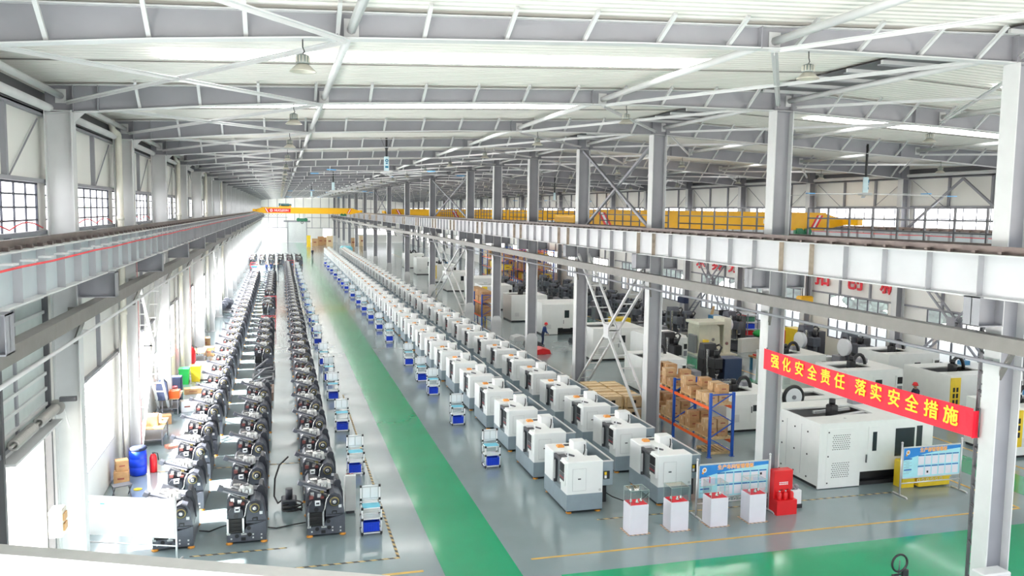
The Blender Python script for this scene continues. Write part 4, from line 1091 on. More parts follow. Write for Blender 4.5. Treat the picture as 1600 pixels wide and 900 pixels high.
MB().rbox(0,0,.14,.42,.4,.62,.02).build('bin_body', PAPER, t); MB().box(-.02,-.02,0,.44,.42,.14).build('base', BLACK, t); MB().ball((.2,.2,.62),.14).ball((.28,.15,.7),.1).build('rag', STEEL, t)

# ring light on its stand in the cross aisle, control box near the first column
t = thing('ring_light', 'black ring light on a stand in the green cross aisle', 'ring light', (14.15, 15.85, 0))
MB().torus((0,0,1.78), .21, .026, 'y', 28, 8).build('ring', BLACK, t); MB().cyl((0,.02,.55),(0,.02,1.62),.016,8).cyl((0,0,1.55),(0,0,1.85),.012,8).build('pole', STEEL_D, t)
MB().rbox(.08,-.06,1.38,.24,.04,1.62,.02).build('phone_clamp', BLACK, t); MB().bar((-.2,0,1.5),(.15,0,1.5),.03,.04).build('crossbar', BLACK, t)
for i in range(3):
    a = i*2.094; MB().bar((0,.02,.6),(.45*math.cos(a),.02+.45*math.sin(a),.02),.025,.025).build('leg', STEEL_D, t)
t = thing('switch_box', 'pale grey switch box with steel rim at the foot of the nearest right column', 'switch box', (15.62, 14.55, 1.35))
MB().rbox(-.38,-.1,0,.38,.3,.62,.03).build('box', STEEL_L, t); 
for i in range(4): MB().box(-.3+i*.16,-.12,.42,-.2+i*.16,-.1,.54).build('socket', PAPER, t)
MB().bar((0,.2,-1.35),(0,.2,0),.1,.1).build('leg', STEEL, t)

# ------------------------------------------------------------------ things along the foot of the left wall
def carton(x, y, z, sx, sy, sz, rz, lab, group=None, mat=None):
    m = MB(); m.m = 0; m.rbox(-sx/2,-sy/2,0,sx/2,sy/2,sz,.008); m.m = 1; m.box(-sx/2+.01,-.03,sz-.004,sx/2-.01,.03,sz+.002).box(-sx/2-.002,-.03,sz*.6,-sx/2+.004,.03,sz).box(sx/2-.004,-.03,sz*.6,sx/2+.002,.03,sz)
    m.m = 2; m.box(-sx*.25,-sy/2-.003,sz*.45,sx*.2,-sy/2,sz*.58)
    o = m.build('carton', [mat or CARTON, M('packing_tape', (.62,.48,.30), .3), M('carton_print', (.30,.08,.05), .7)], None, (x,y,z)); o.rotation_euler = (0,0,rz)
    return tag(o, lab, 'box', group)
t = thing('drum', 'blue plastic drum standing by the left wall with dark cloth on top', 'drum', (-5.2, 32.9, 0))
MB().lathe([(.26,0),(.3,.05),(.31,.3),(.29,.33),(.31,.36),(.31,.62),(.29,.65),(.31,.68),(.3,.92),(.24,.96)], n=22).build('body', BINBLUE, t); MB().ball((0,0,.98),.3,12,8,(1,1,.45)).ball((.15,-.1,1.05),.2,10,6,(1,1,.5)).build('cloth', NAVY, t)
carton(-5.6, 31.9, 0, .5, .5, .5, .1, 'brown carton at the foot of the left wall, lower of two'); carton(-5.6, 31.95, .5, .42, .4, .38, .3, 'smaller open carton on top of the brown carton by the left wall')
t = thing('folding_stool', 'dark folding stool against the left wall before the brown cartons', 'stool', (-5.35, 30.4, 0), .4)
MB().box(-.3,-.2,.42,.3,.2,.45).build('seat', STEEL_D, t)
for s_ in (-1, 1):
    for q in (-.26, .26): MB().bar((q,-.2*s_,0),(q,.2*s_,.42),.03,.03).build('leg', STEEL_D, t)
tag(MB().lathe([(.13,0),(.15,.02),(.06,.05),(.05,.02)], (-5.1,31.3,.45) if 0 else (-4.95,31.1,0), 16).build('tape_roll', YELLOW2), 'yellow roll lying on the floor beside the folding stool', 'tape roll')
def extinguisher(x, y, lab, s=1.0, grp=None):
    e = thing('fire_extinguisher', lab, 'fire extinguisher', (x,y,0), 0, grp)
    MB().lathe([(.16*s,0),(.18*s,.04*s),(.18*s,.75*s),(.12*s,.9*s),(.05*s,.95*s)], n=16).build('cylinder', RED, e); MB().lathe([(.05*s,.95*s),(.06*s,1.02*s),(0,1.03*s)], n=10).build('valve', STEEL_D, e)
    MB().tube([(.0,0,1.0*s),(.2*s,0,.95*s),(.24*s,0,.6*s)], .02, 6).build('hose', BLACK, e)
    return e
extinguisher(-4.7, 33.1, 'small red extinguisher beside the blue drum', .75)
extinguisher(-5.35, 54.0, 'tall red extinguisher by the left wall, behind the green bin', 1.5)
def wheelie(x, y, mat, lab):
    t = thing('waste_bin', lab, 'bin', (x,y,0))
    MB().prism([(-.22,0),(.22,0),(.28,.85),(-.28,.85)], 'y', -.25, .25).build('bin_body', mat, t); MB().rbox(-.31,-.3,.85,.31,.3,.92,.03).build('lid', mat, t)
    for s_ in (-.2, .2): MB().cyl((s_-.03,.28,.08),(s_+.03,.28,.08),.08,10).build('wheel', RUBBER, t)
wheelie(-5.3, 49.7, GREENB, 'green wheeled bin by the left wall'); wheelie(-4.75, 50.4, YELLOW2, 'yellow wheeled bin beside the green one')
def cabinet(x, y, sx, sy, sz, mat, lab, n=1):
    t = thing('tool_cabinet', lab, 'cabinet', (x,y,0)); MB().rbox(-sx/2,-sy/2,.05,sx/2,sy/2,sz,.015).build('body', mat, t)
    for i in range(n): MB().box(-sx/2+.03+i*(sx-.06)/n,-sy/2-.015,.1,-sx/2+.01+(i+1)*(sx-.06)/n,-sy/2,sz-.05).build('door', mat, t)
    MB().box(-sx/2+.03,-sy/2+.03,0,sx/2-.03,sy/2-.03,.05).build('base', BLACK, t)
cabinet(-5.25, 45.3, .6, .5, 1.3, NAVY, 'dark blue cabinet by the left wall, behind the orange tool heap'); cabinet(-4.3, 50.8, 1.0, .7, 1.0, PAPER, 'white box cabinet beside the yellow wheeled bin')
def bench(x, y, lab):
    t = thing('work_bench', lab, 'bench', (x,y,0)); MB().box(-.5,-.9,.72,.5,.9,.78).build('top', WOOD, t); MB().box(-.45,-.85,.25,.45,.85,.28).build('shelf', STEEL, t)
    for a in (-.45,.45):
        for b in (-.85,.85): MB().bar((a,b,0),(a,b,.72),.05,.05).build('leg', STEEL, t)
bench(-5.3, 43.2, 'wooden-topped bench by the left wall under the white cross brace'); bench(-5.3, 37.6, 'low wooden-topped bench by the left wall, nearest of the benches'); bench(-5.2, 56.5, 'far wooden-topped bench by the left wall behind the tall red extinguisher')
for (x, y, z, s, mt, lab) in ((-5.0,42.6,.78,(.5,.6,.35),ORANGE,'orange tool case on the bench under the cross brace'), (-5.2,43.7,.78,(.4,.4,.3),M('case_dark_red',(.30,.03,.04),.5),'dark red tool case on the bench under the cross brace'),
        (-5.3,37.3,.78,(.5,.5,.45),CARTON2,'pale open carton on the nearest left bench'), (-5.2,38.1,.78,(.35,.3,.25),PAPER,'white box on the nearest left bench')):
    o = MB().rbox(-s[0]/2,-s[1]/2,0,s[0]/2,s[1]/2,s[2],.03).bar((-s[0]*.2,0,s[2]),(s[0]*.2,0,s[2]+.05),.03,.03).build('tool_case' if mt not in (CARTON2, PAPER) else 'carton', mt, None, (x,y,z)); tag(o, lab, 'case')
carton(-4.5, 43.0, 0, .6, .6, .5, .2, 'white carton on the floor beside the bench under the cross brace', None, PAPER); carton(-4.6, 47.0, 0, .9, .5, .3, .2, 'flat brown carton on the floor by the dark blue cabinet'); carton(-4.7, 59.0, 0, .7, .7, .6, 0, 'brown carton on the floor by the far left bench'); carton(-5.3, 62.6, 0, .8, .8, .7, .1, 'brown carton by the left wall beyond the far bench')
carton(-5.2, 40.6, 0, .5, .5, .4, .2, 'brown carton on the floor between the two near left benches'); carton(-4.4, 36.4, 0, .55, .4, .12, .5, 'flattened reddish carton on the floor near the nearest left bench', None, M('carton_red', (.62,.25,.18), .7))
t = thing('coat', 'dark blue coats hanging on a peg board by the left wall', 'coat', (-5.5, 42.0, .8))
MB().prism([(-.3,0),(.3,0),(.22,.85),(.08,1.0),(-.08,1.0),(-.22,.85)], 'y', -.12, .12).build('cloth', NAVY, t); MB().bar((0,0,1.0),(0,0,1.25),.03,.03).bar((0,.0,-.8),(0,.0,.05),.05,.05).bar((-.25,0,-.78),(.25,0,-.78),.05,.04).build('peg', STEEL, t)
t = thing('motor_trolley', 'dark stacked motors on a cart by the left wall far beyond the red extinguisher', 'cart', (-5.0, 84, 0)); MB().box(-.6,-1,.2,.6,1,.3).build('deck', STEEL_D, t)
for i in range(5): MB().cyl((-.3+.15*i,-.8+.35*i,.6+.22*(i%3)),(-.3+.15*i,-.3+.35*i,.6+.22*(i%3)),.32,12).build('motor', CAST2, t)
for a in (-.5, .5):
    for b in (-.8, .8): MB().cyl((a-.04,b,.1),(a+.04,b,.1),.1,10).build('wheel', RUBBER, t)
# ================================================================== the right bay
SMOKE = M('smoked_window', (.03,.035,.04), .12)
def mc(x, y, w, d, h, lab, rz=0, yellow=False, window=True, vents=False, loop=True, low_open=False, mat=None, cover=False, grp=None):
    """white machining centre: front towards -y, partly open on top"""
    mt = mat or WHITE_G
    t = thing('machining_center', lab, 'machine', (x, y, 0), rz, grp)
    e = MB(); s = .06; z0 = .12
    xo = w*.36 if low_open else w
    e.box(0,0,z0 if not low_open else .03,xo,s,h)
    if low_open: e.box(xo,0,.55,w,s,h)
    e.box(0,s,z0,s,d,h).box(w-s,s,z0,w,d,h).box(s,d-s,z0,w-s,d,h)
    if cover: e.prism([(0,h-.02),(.25,h+.12),(d-.4,h+.12),(d,h-.02)], 'x', 0, w)
    else: e.box(s,s,h-.07,w-s,d*.30,h).box(s,d*.72,h-.07,w-s,d-s,h).box(w*.62,d*.3,h-.07,w-s,d*.72,h).box(s,d*.3,h-.45,w*.62,d*.36,h-.32)
    e.build('enclosure', mt, t)
    b = MB(); b.box(.05,.1,.0,w-.05,d-.05,.14)
    if low_open: b.box(xo+.02,.35,.1,w-.1,.4,.6)
    b.build('plinth', BLACK, t)
    if not cover: MB().box(s,d*.3,h-.9,w-.1,d*.72,h-.8).rbox(w*.2,d*.34,.3,w*.55,d*.7,h-.5).build('machine_bed', CAST, t)
    g = MB()
    if window:
        wx = w*.56 if not vents else w*.46
        g.m = 1; g.box(wx-.32,-.02,.5,wx+.32,0,h-.35) if not vents else g.box(wx-.2,-.02,1.0,wx+.32,0,h-.22)
        g.m = 0; g.box(wx-.2,-.03,h*.55,wx+.2,-.015,h-.5) if not vents else g.box(wx-.02,-.03,1.32,wx+.16,-.015,h-.42)
        g.m = 2; g.box(wx-.29,-.06,.9,wx-.26,-.02,1.2)
        g.build('door', [SMOKE, mt, STEEL_D], t)
    if vents:
        v = MB(); v.m = 0; v.box(.32,-.012,.12,1.42,0,h-.22); v.m = 1
        for zz in (.42, 1.46):
            for r in range(8):
                for c in range(8): v.box(.55+c*.095+(.04 if r % 2 else 0), -.018, zz+r*.075, .60+c*.095+(.04 if r % 2 else 0), -.01, zz+.022+r*.075)
        v.m = 2
        for zz in (.2, 1.2, 2.1): v.box(.36,-.022,zz,.41,-.01,zz+.05)
        v.build('vent_door', [mt, BLACK, BLACK], t)
        q = MB(); q.m = 0; q.box(w*.66,-.015,1.05,w*.83,0,h-.35).box(w*.85,-.015,.6,w*.9,0,h-.3); q.build('side_window', SMOKE, t)
        k = MB()
        for yy in (.7, 1.5, 2.3):
            for zz in (.3, 1.15, 2.0): k.cyl((-.015,yy,zz),(0,yy,zz),.035,8)
        k.m = 1; k.box(-.008,1.08,.3,0,1.1,2.2).box(-.008,2.0,.3,0,2.02,2.2)
        k.build('panel_bolt', [BLACK, STEEL_L], t)
    else:
        p = MB(); p.m = 0; p.rbox(w*.86,-.1,h*.45,w*.99,0,h*.86,.02); p.m = 1; p.box(w*.88,-.11,h*.68,w*.97,-.1,h*.83); p.m = 2; p.box(w*.88,-.11,h*.48,w*.97,-.1,h*.63)
        p.build('control_panel', [mt, BLACK, STEEL], t)
        v = MB()
        for r in range(6): v.box(w*.1,-.012,.5+r*.06,w*.1+.4,0,.53+r*.06)
        v.build('louvre', STEEL_L, t)
    if yellow:
        p = MB(); p.m = 0; p.box(-.03,-.05,.5,.55,.0,h-.1); p.m = 1
        for r in range(3):
            for c in range(2): p.box(.1+c*.2,-.056,.9+r*.3,.22+c*.2,-.05,1.12+r*.3)
        p.build('yellow_guard', [YELLOW2, BLACK], t)
    if loop and not cover:
        c = MB(); c.rbox(w*.3,d*.42,h-.5,w*.3+.36,d*.42+.36,h+.28,.05).cyl((w*.3+.18,d*.42+.18,h+.28),(w*.3+.18,d*.42+.18,h+.5),.12,12).build('spindle_motor', BLACK, t)
        if loop != 2: MB().tube([(w*.3+.5+.38-.38*math.cos(a*.35),d*.6,h-.1+.62*math.sin(a*.35)) for a in range(10)], .09, 8).build('cable_loop', BLACK, t)
        MB().rbox(w*.66,d*.72,h,w*.66+.5,d*.72+.4,h+.22,.03).build('top_unit', BLUEM if yellow else STEEL, t)
    return t
w1 = mc(18.85, 25.4, 5.0, 3.4, 2.46, 'large white enclosure with two vent grids, open on top, behind the right notice board', 0, False, True, True, 2, True)
MB().cyl((1.35,.4,2.5),(1.35,.4,2.52),.05,8).bar((1.2,1.2,2.3),(3.2,1.6,2.35),.2,.12).bar((1.3,2.2,2.3),(3.0,2.3,2.35),.12,.1).build('inner_beam', STEEL_L, w1)
tag(MB().rbox(-.3,-.2,0,.3,.25,1.0,.04).box(-.28,-.22,.2,.28,-.2,.9).build('chip_cart_yellow' if 0 else 'chip_cart', YELLOW2, None, (22.35, 25.05, 0)), 'yellow chip cart under the open corner of the large white enclosure', 'cart')
tag(MB().rbox(-.7,-.3,.05,.7,.3,.4,.03).box(-.72,-.32,.36,.72,.32,.42).build('chip_tray', YELLOW2, None, (23.4, 25.0, 0)), 'low yellow tray on the floor behind the right notice board', 'tray')
mc(27.2, 34.7, 3.3, 2.6, 2.3, 'white machining centre with grid window and side panel, right of the banner middle')
mc(31.5, 32.6, 4.4, 3.2, 2.3, 'white machining centre with yellow guard and blue top unit, near the right window', 0, True)
mc(29.2, 26.9, 4.2, 2.4, 2.15, 'white machining centre with yellow guard, behind the lower end of the banner', 0, True)
mc(32.6, 38.2, 3.4, 2.6, 2.35, 'white machining centre with black hose loop, before the column between the right windows')
mc(27.0, 40.2, 3.0, 2.4, 2.1, 'white machining centre with dark side window, behind the banner start')
mc(23.9, 34.2, 3.6, 2.4, 1.1, 'low white machine bed beside the large round fan disc', 0, False, False, False, False)
mc(19.6, 33.2, 2.8, 2.4, 1.75, 'white machine with hanging black cables behind the second middle column', 0, False, True, False, True)
mc(19.3, 41.0, 2.3, 3.2, 2.0, 'white machine with dark underside right of the ladder-like brace', 0, False, True, False, True, True)
mc(20.3, 51.8, 3.8, 3.2, 2.2, 'white machine seen through the ladder-like brace', 0, False, True, False, False)
mc(22.3, 47.0, 2.5, 3.2, 2.2, 'plain white machine with a closed roof just right of the third middle column', 0, False, True, False, False, False, None, True)
mc(20.5, 63.8, 3.8, 3.2, 2.5, 'white machine with chamfered roof and small dark window, left of the ladder-like brace', 0, False, True, False, False, True, None, True)
FARW = [(20.2, 72.0, 3.4, 3, 2.4), (19.6, 81.0, 3.2, 3, 2.5), (20.4, 90, 3.2, 3, 2.5), (20, 101, 3.4, 3, 2.4), (20.5, 114, 3.4, 3.2, 2.5), (20.5, 128, 3.4, 3.2, 2.5), (20.8, 143, 3.4, 3.2, 2.5)]
for i, (a, b, c, d_, e) in enumerate(FARW):
    mc(a, b, c, d_, e, 'white machining centre behind the middle columns, %s of the far ones' % nth(i+1), 0, i % 3 == 1, True, False, i % 2 == 0, False, None, i % 3 == 2, 'white machining centres behind the middle columns')

t = thing('fan_disc', 'round white disc in a black rim standing behind the banner start', 'fan', (23.3, 33.5, 1.0))
m = MB(); m.m = 0; m.torus((0,0,.45),.5,.09,'y',28,8); m.m = 1; m.cyl((0,-.06,.45),(0,.1,.45),.46,28); m.m = 2; m.cyl((0,-.1,.45),(0,-.06,.45),.1,14); m.build('disc', [BLACK, PAPER, STEEL], t)
MB().box(-.4,-.2,-1.0,.4,.3,-.0).bar((0,.1,0),(0,.1,.5),.1,.1).build('stand', STEEL_D, t)

CAST3 = M('cast_iron_light', (.11,.12,.145), .45, var=.15, scale=4)
def casting(lab, x, y, rz=0, kind=0, grp=None, proto=None):
    """dark machine column on its bed, without covers"""
    t = thing('machine_column', lab, 'machine', (x,y,0), rz, grp)
    K1, K2 = (CAST3, CAST2) if kind != 3 else (BLACK, BLACK)
    MB().prism([(0,.05),(1.5,.05),(1.5,.5),(1.35,.75),(.15,.75),(0,.5)], 'y', 0, 2.6).build('bed', K2, t)
    c = MB(); c.m = 0; c.prism([(1.5,.7),(2.5,.7),(2.5,2.0),(2.3,2.75),(1.8,2.75),(1.65,2.4)], 'x', .38, 1.12); c.m = 1; c.box(.42,1.45,.8,.52,1.62,2.5).box(.98,1.45,.8,1.08,1.62,2.5).box(.2,.0,.75,.32,1.4,.8).box(1.18,.0,.75,1.3,1.4,.8)
    c.m = 2
    for z in (1.1, 1.6, 2.1): c.box(.36,1.8,z,.38,2.2,z+.3).box(1.12,1.8,z,1.14,2.2,z+.3)
    c.build('column', [K1, MACH, BLACK], t)
    h = MB(); h.m = 0; h.rbox(.48,.75,1.5,1.02,1.5,2.1,.06).cyl((.75,.95,1.2),(.75,.95,1.5),.13,12); h.m = 1; h.cyl((.75,1.05,2.1),(.75,1.05,2.5),.14,12).tube([(.9,1.2,2.1),(1.2,1.3,2.6),(1.3,1.7,2.7),(1.2,2.2,2.5)], .06, 6); h.m = 2; h.cyl((.75,.95,1.12),(.75,.95,1.2),.1,12)
    h.build('spindle_head', [K1, BLACK, MACH], t)
    MB().box(-.2,.35,.82,1.7,.95,.9).box(.1,.25,.78,1.4,1.05,.82).build('table', MACH, t)
    MB().rbox(-.45,1.3,.0,.0,2.1,1.3,.03).build('control_box', STEEL if kind != 1 else BLUEM, t)
    if kind == 2:
        MB().cyl((-.35,1.2,1.9),(-.05,1.2,1.9),.55,20,.5).build('tool_magazine', PAPER, t); MB().box(1.25,1.3,.75,1.75,2.3,2.4).build('electric_cabinet', STEEL_D, t)
        MB().box(-.1,-.3,0,1.6,.1,1.0).build('front_cover', WHITE_G, t)
    return t
casting('grey column mill with white round tool magazine before the near right window', 32.9, 45.3, 0, 2); casting('second grey column mill with white round tool magazine, nearer the viewer', 33.9, 42.2, 0, 2)
casting('dark machine column with white magazine beside the yellow guard by the right wall', 32.3, 53.2, .2, 2)
casting('dark machine column standing behind the pallet rack', 22.4, 44.0, .1, 3); casting('dark machine column beside the low navy cabinet, behind the rack cartons', 22.5, 39.6, 0, 3)
cast0 = casting('x', 0, 0); cast0_kids = None
cast_m = merged_mesh(cast0, 'machine_column_whole'); n = 0
rng = random.Random(3)
for r, X in enumerate((23.9, 28.9, 31.6, 34.3)):
    nm = 'counting from the middle columns, row %s' % ('one', 'two', 'three', 'four')[r]; c = 0
    for i in range(12):
        Y = 56.5+3.7*i+rng.uniform(-.4,.4)
        if r == 0 and i < 3 or r == 3 and i < 4: continue
        c += 1; lab = 'dark machine column casting, %s from the near end, %s' % (nth(c), nm)
        lz = rng.uniform(-.12,.12); hs = rng.uniform(.5,.72) if r > 1 else rng.uniform(.62,1.0)
        if c == 1 and r == 1: cast0.location = (X,Y,0); cast0['label'] = lab; cast0['group'] = 'dark machine columns in the right bay'; continue
        if i < 6: o = dup(cast0, (X+rng.uniform(-.3,.3), Y, 0), lz, lab, 'dark machine columns in the right bay')
        else: o = bpy.data.objects.new('machine_column', cast_m); COL.objects.link(o); o.location = (X,Y,0); o.rotation_euler = (0,0,lz); tag(o, lab, 'machine', 'dark machine columns in the right bay')
        o.scale = (1,1,hs)

# cream column machine on its pallet, yellow cabinet, dark cabinets, shelf by the wall
t = thing('boring_machine', 'cream machine on a pallet with a yellow cylinder at its corner, right bay', 'machine', (28.6, 52.2, 0)); CREAM = M('cream_paint', (.72,.70,.58), .4)
MB().box(-.3,-.4,.0,2.7,2.2,.12).build('pallet', CREAM, t); MB().prism([(0,.12),(1.7,.12),(1.6,2.0),(1.3,2.2),(.1,2.2),(0,2.0)], 'y', .3, 2.0).box(-.15,.1,2.2,1.9,2.1,2.38).build('body', CREAM, t)
MB().rbox(1.95,.3,.12,2.55,1.9,2.6,.04).build('column', CREAM, t); MB().cyl((.35,-.05,.12),(.35,-.05,1.15),.22,14).build('cylinder', YELLOW2, t); MB().rbox(-.25,.5,.12,-.02,1.5,1.4,.03).build('cabinet', STEEL, t)
MB().cyl((1.1,.25,1.1),(1.1,.32,1.1),.12,12).cyl((2.2,.25,.8),(2.2,.3,.8),.12,12).build('flange', MACH, t)
cabinet(26.7, 62.4, 1.5, 1.2, 1.5, YELLOW2, 'bright yellow cabinet among the dark castings, seen through the ladder-like brace', 2)
cabinet(21.6, 38.4, 1.0, .9, 1.35, M('cabinet_navy', (.03,.05,.11), .4), 'dark blue cabinet with pale top behind the rack cartons'); cabinet(24.6, 41.6, 1.1, 1.0, 1.9, M('cabinet_navy', (.03,.05,.11), .4), 'tall dark blue cabinet beside a black cable arch')
tag(MB().tube([(23.7+.32*math.cos(a*.4),41.4,1.1+1.0*math.sin(a*.4)) for a in range(9)], .1, 8).build('cable_arch', BLACK), 'black cable arch beside the tall dark blue cabinet', 'cable')
t = thing('lathe_table', 'blue-legged work table with a red tray, near the right green aisle', 'table', (29.2, 46.0, 0))
MB().box(0,0,.85,2.2,1.0,.95).build('top', CARTON, t); MB().box(.2,.1,.95,1.6,.8,1.05).build('tray', RED, t)
for a in (.1, 2.0):
    for b in (.1, .85): MB().box(a,b,0,a+.15,b+.12,.85).build('leg', BLUEM, t)
t = thing('tool_shelf', 'open steel shelf crowded with blue and red tool boxes at the right wall', 'shelf', (35.6, 57.6, 0))
for a in (0, .9):
    for b in (0, 2.6): MB().bar((a,b,0),(a,b,2.2),.06,.06).build('post', STEEL, t)
for z in (.4, .95, 1.5, 2.05): MB().box(-.03,-.03,z,.93,2.63,z+.04).build('shelf_board', STEEL_L, t)
k = 0
for z in (.44, .99, 1.54):
    for i in range(4):
        k += 1; mt = (BINBLUE, RED, PAPER, BLUEM, GREENM)[k % 5]; nm_ = ('blue', 'red', 'white', 'grey-blue', 'green')[k % 5]
        tag(MB().rbox(0,0,0,.6,.45,.3+.08*(k%2),.02).box(.2,-.01,.2,.4,0,.24).build('tool_box', mt, None, (35.75, 57.75+i*.62, z)), '%s tool box on the %s board of the right-wall shelf, %s from its near end' % (nm_, {.44: 'lowest', .99: 'second', 1.54: 'third'}[z], nth(i+1)), 'tool box')
cabinet(34.6, 60.8, .8, 1.2, 1.7, BLUEM, 'blue cabinet beside the crowded steel shelf at the right wall'); cabinet(35.9, 51.6, .9, 1.6, 1.9, YELLOW2, 'yellow machine guard cabinet at the right wall before the second window')
tag(MB().ball((0,0,.2),.7,12,7,(1,.8,.45)).ball((.5,.2,.15),.4,10,6,(1,.8,.5)).build('green_cover', GREENB, None, (34.9, 54.5, .9)), 'green cover bundled on a dark bench near the right wall', 'cover')
t = thing('work_bench', 'dark bench under the green cover near the right wall', 'bench', (34.9, 54.5, 0)); MB().box(-.9,-.7,.8,.9,.7,.9).build('top', STEEL_D, t)
for a in (-.8, .8):
    for b in (-.6, .6): MB().bar((a,b,0),(a,b,.8),.08,.08).build('leg', STEEL_D, t)
cabinet(35.6, 40.9, .7, .7, 2.1, M('rack_grey', (.6,.62,.64), .4), 'tall grey rack with a blue top box by the right column'); tag(MB().rbox(-.35,-.3,0,.35,.3,.4,.04).build('tool_box', BLUEM, None, (35.6,40.9,2.1)), 'blue box on top of the tall grey rack by the right column', 'tool box')
tag(MB().rbox(-.6,-.1,0,.6,.1,2.1,.03).build('partition_screen', RED, None, (33.0, 49.6, 0)), 'red upright panel behind the white tool magazine near the right window', 'panel')
def column_drill(x, y, lab):
    t = thing('pillar_drill', lab, 'drill', (x,y,0)); MB().rbox(-.4,-.6,0,.4,.6,.25,.03).build('base', BLUEM, t); MB().cyl((0,.3,.25),(0,.3,2.5),.12,12).build('column', STEEL_L, t); MB().rbox(-.25,-.7,2.2,.25,.5,2.7,.05).build('head', NAVY, t); MB().box(-.35,-.6,1.0,.35,.35,1.1).build('table', STEEL, t)
column_drill(34.2, 66.0, 'tall pillar drill with blue base beside leaning planks near the right wall')
for i in range(6): tag(MB().bar((0,0,0),(.55,.25-.1*i,2.0),.22,.04).build('plank', WOOD, None, (36.0, 64.4+.12*i, 0)), 'wooden plank leaning on the right wall column, %s of the bundle' % nth(i+1), 'plank', 'planks leaning by the right wall')
tag(MB().rbox(0,0,0,.9,.25,1.9,.05).build('machine_cover', BLACK, None, (36.0, 62.6, 0)), 'black cover panel leaning by the right wall next to the planks', 'panel')

# ------------------------------------------------------------------ pallet racks
def pallet(x, y, z, lab, grp=None, sx=1.1, sy=1.0):
    m = MB()
    for i in range(6): m.box(i*sx/5.6,0,.11,i*sx/5.6+.13,sy,.13)
    for b in (0, sy/2-.04, sy-.08): m.box(0,b,0,sx+.1,b+.08,.11)
    return tag(m.build('pallet', WOOD, None, (x,y,z)), lab, 'pallet', grp)
def rack(x, y, L, nb, H, lab, levels, w=1.05, detail=True):
    t = thing('pallet_rack', lab, 'rack', (x,y,0))
    for i in range(nb+1):
        yy = i*L/nb
        for a in (0, w):
            MB().box(a-.05,yy-.05,0,a+.05,yy+.05,H).box(a-.09,yy-.09,0,a+.09,yy+.09,.02).build('upright', BLUE, t)
        b = MB(); b.bar((0,yy,H-.08),(w,yy,H-.08),.05,.05); z = .2; s_ = 0
        while z+.6 < H: b.bar((0 if s_ else w,yy,z),(w if s_ else 0,yy,z+.6),.04,.04); z += .62; s_ ^= 1
        b.build('upright_bracing', BLUE, t)
    for z in levels:
        for i in range(nb):
            for a in (0, w): MB().box(a-.03,i*L/nb+.05,z-.12,a+.03,(i+1)*L/nb-.05,z).build('beam', ORANGE, t)
    return t
rack(16.95, 29.95, 6.5, 2, 2.7, 'blue and orange pallet rack stacked with brown cartons behind the second lathe row', (.66, 2.1))
rr = random.Random(5)
for nm_, yb, z in (('upper shelf, near half of the rack', 30.2, 2.1), ('upper shelf, far half of the rack', 33.5, 2.1), ('lower shelf, near half of the rack', 30.2, .66), ('lower shelf, far half of the rack', 33.5, .66)):
    for q in range(2):
        pallet(16.93, yb+q*1.45, z, 'wooden pallet under cartons, %s, %s end' % (nm_, ('near', 'far')[q]))
        for lay in range(2):
            for i in range(2):
                for j in range(2 if lay == 0 else (1 if rr.random() < .5 else 2)):
                    if lay and rr.random() < .25: continue
                    sx = .48+rr.uniform(-.03,.03)
                    carton(17.2+i*.53, yb+q*1.45+.28+j*.5, z+.13+lay*.36, sx, .46, .355, rr.uniform(-.06,.06), 'brown carton, %s, %s pallet, %s layer, %s %s side' % (nm_.split(' of')[0], ('near', 'far')[q], ('bottom', 'top')[lay], ('nearer one,', 'farther one,')[j], ('aisle', 'rear')[i]), 'cartons on the near pallet rack', CARTON if rr.random() < .7 else CARTON2)
pallet(17.1, 30.3, 0, 'empty wooden pallet on the floor under the near end of the pallet rack')
rack(17.1, 70.6, 6.0, 2, 2.7, 'second blue and orange pallet rack, far down between the middle columns', (.75, 1.95))
for q in range(4):
    for lay in range(2):
        for lv, z in (('upper', 1.95), ('lower', .75)):
            carton(17.6, 71.3+q*1.45, z+lay*.5, .95, 1.2, .48, 0, 'brown carton on the second pallet rack, %s shelf, %s layer, %s from near end' % (lv, ('bottom', 'top')[lay], nth(q+1)), 'cartons on the far pallet rack')
for i, (X, Y) in enumerate(((28.6, 106), (31.4, 106), (34.2, 106))):
    rack(X, Y, 12.0, 4, 4.9, 'tall blue and orange pallet rack far back in the right bay, %s from the left' % nth(i+1), (.9, 2.2, 3.5, 4.6), 1.4)
    for q in range(7):
        for lv, z in (('first', .9), ('second', 2.2), ('third', 3.5)):
            if (q*3+i+int(z)) % 5 == 0: continue
            m = (CARTON2, PLY, YELLOW2, CARTON)[(q+i+int(z)) % 4]; carton(X+.7, Y+1+q*1.6, z, 1.12, 1.2, .75+.08*(q%3), 0, 'stacked load on the %s shelf of tall rack %s, %s from the near end' % (lv, ('one','two','three')[i], nth(q+1)), 'loads on the tall far racks', m)
for i, (X, Y, m, nm_) in enumerate(((9.2, 231, CARTON2, 'pale'), (11.0, 236, CARTON, 'brown'), (13.0, 229, PLY, 'wooden'), (12.6, 241, CARTON, 'brown'), (19.0, 226, CARTON2, 'pale'), (22.0, 232, PLY, 'wooden'))):
    carton(X, Y, 0, 1.6, 1.6, 2.0+.4*(i%3), 0, '%s stack of goods near the far end wall, %s from the green aisle' % (nm_, nth(i+1)), 'goods near the far end wall', m)
tag(MB().rbox(-.5,-.1,0,.5,.1,3.0,.03).box(-.6,-.4,0,.6,.4,.08).build('partition_screen', YELLOW2, None, (7.4, 226, 0)), 'yellow upright screen beside the far roller door', 'screen')
tag(MB().rbox(-1.3,-1.5,0,1.3,1.5,1.9,.3).build('machine_cover', M('cover_cyan', (.25,.62,.72), .5), None, (14.2, 187, 0)), 'pale cyan sheet covering a machine at the far end of the column row', 'cover')
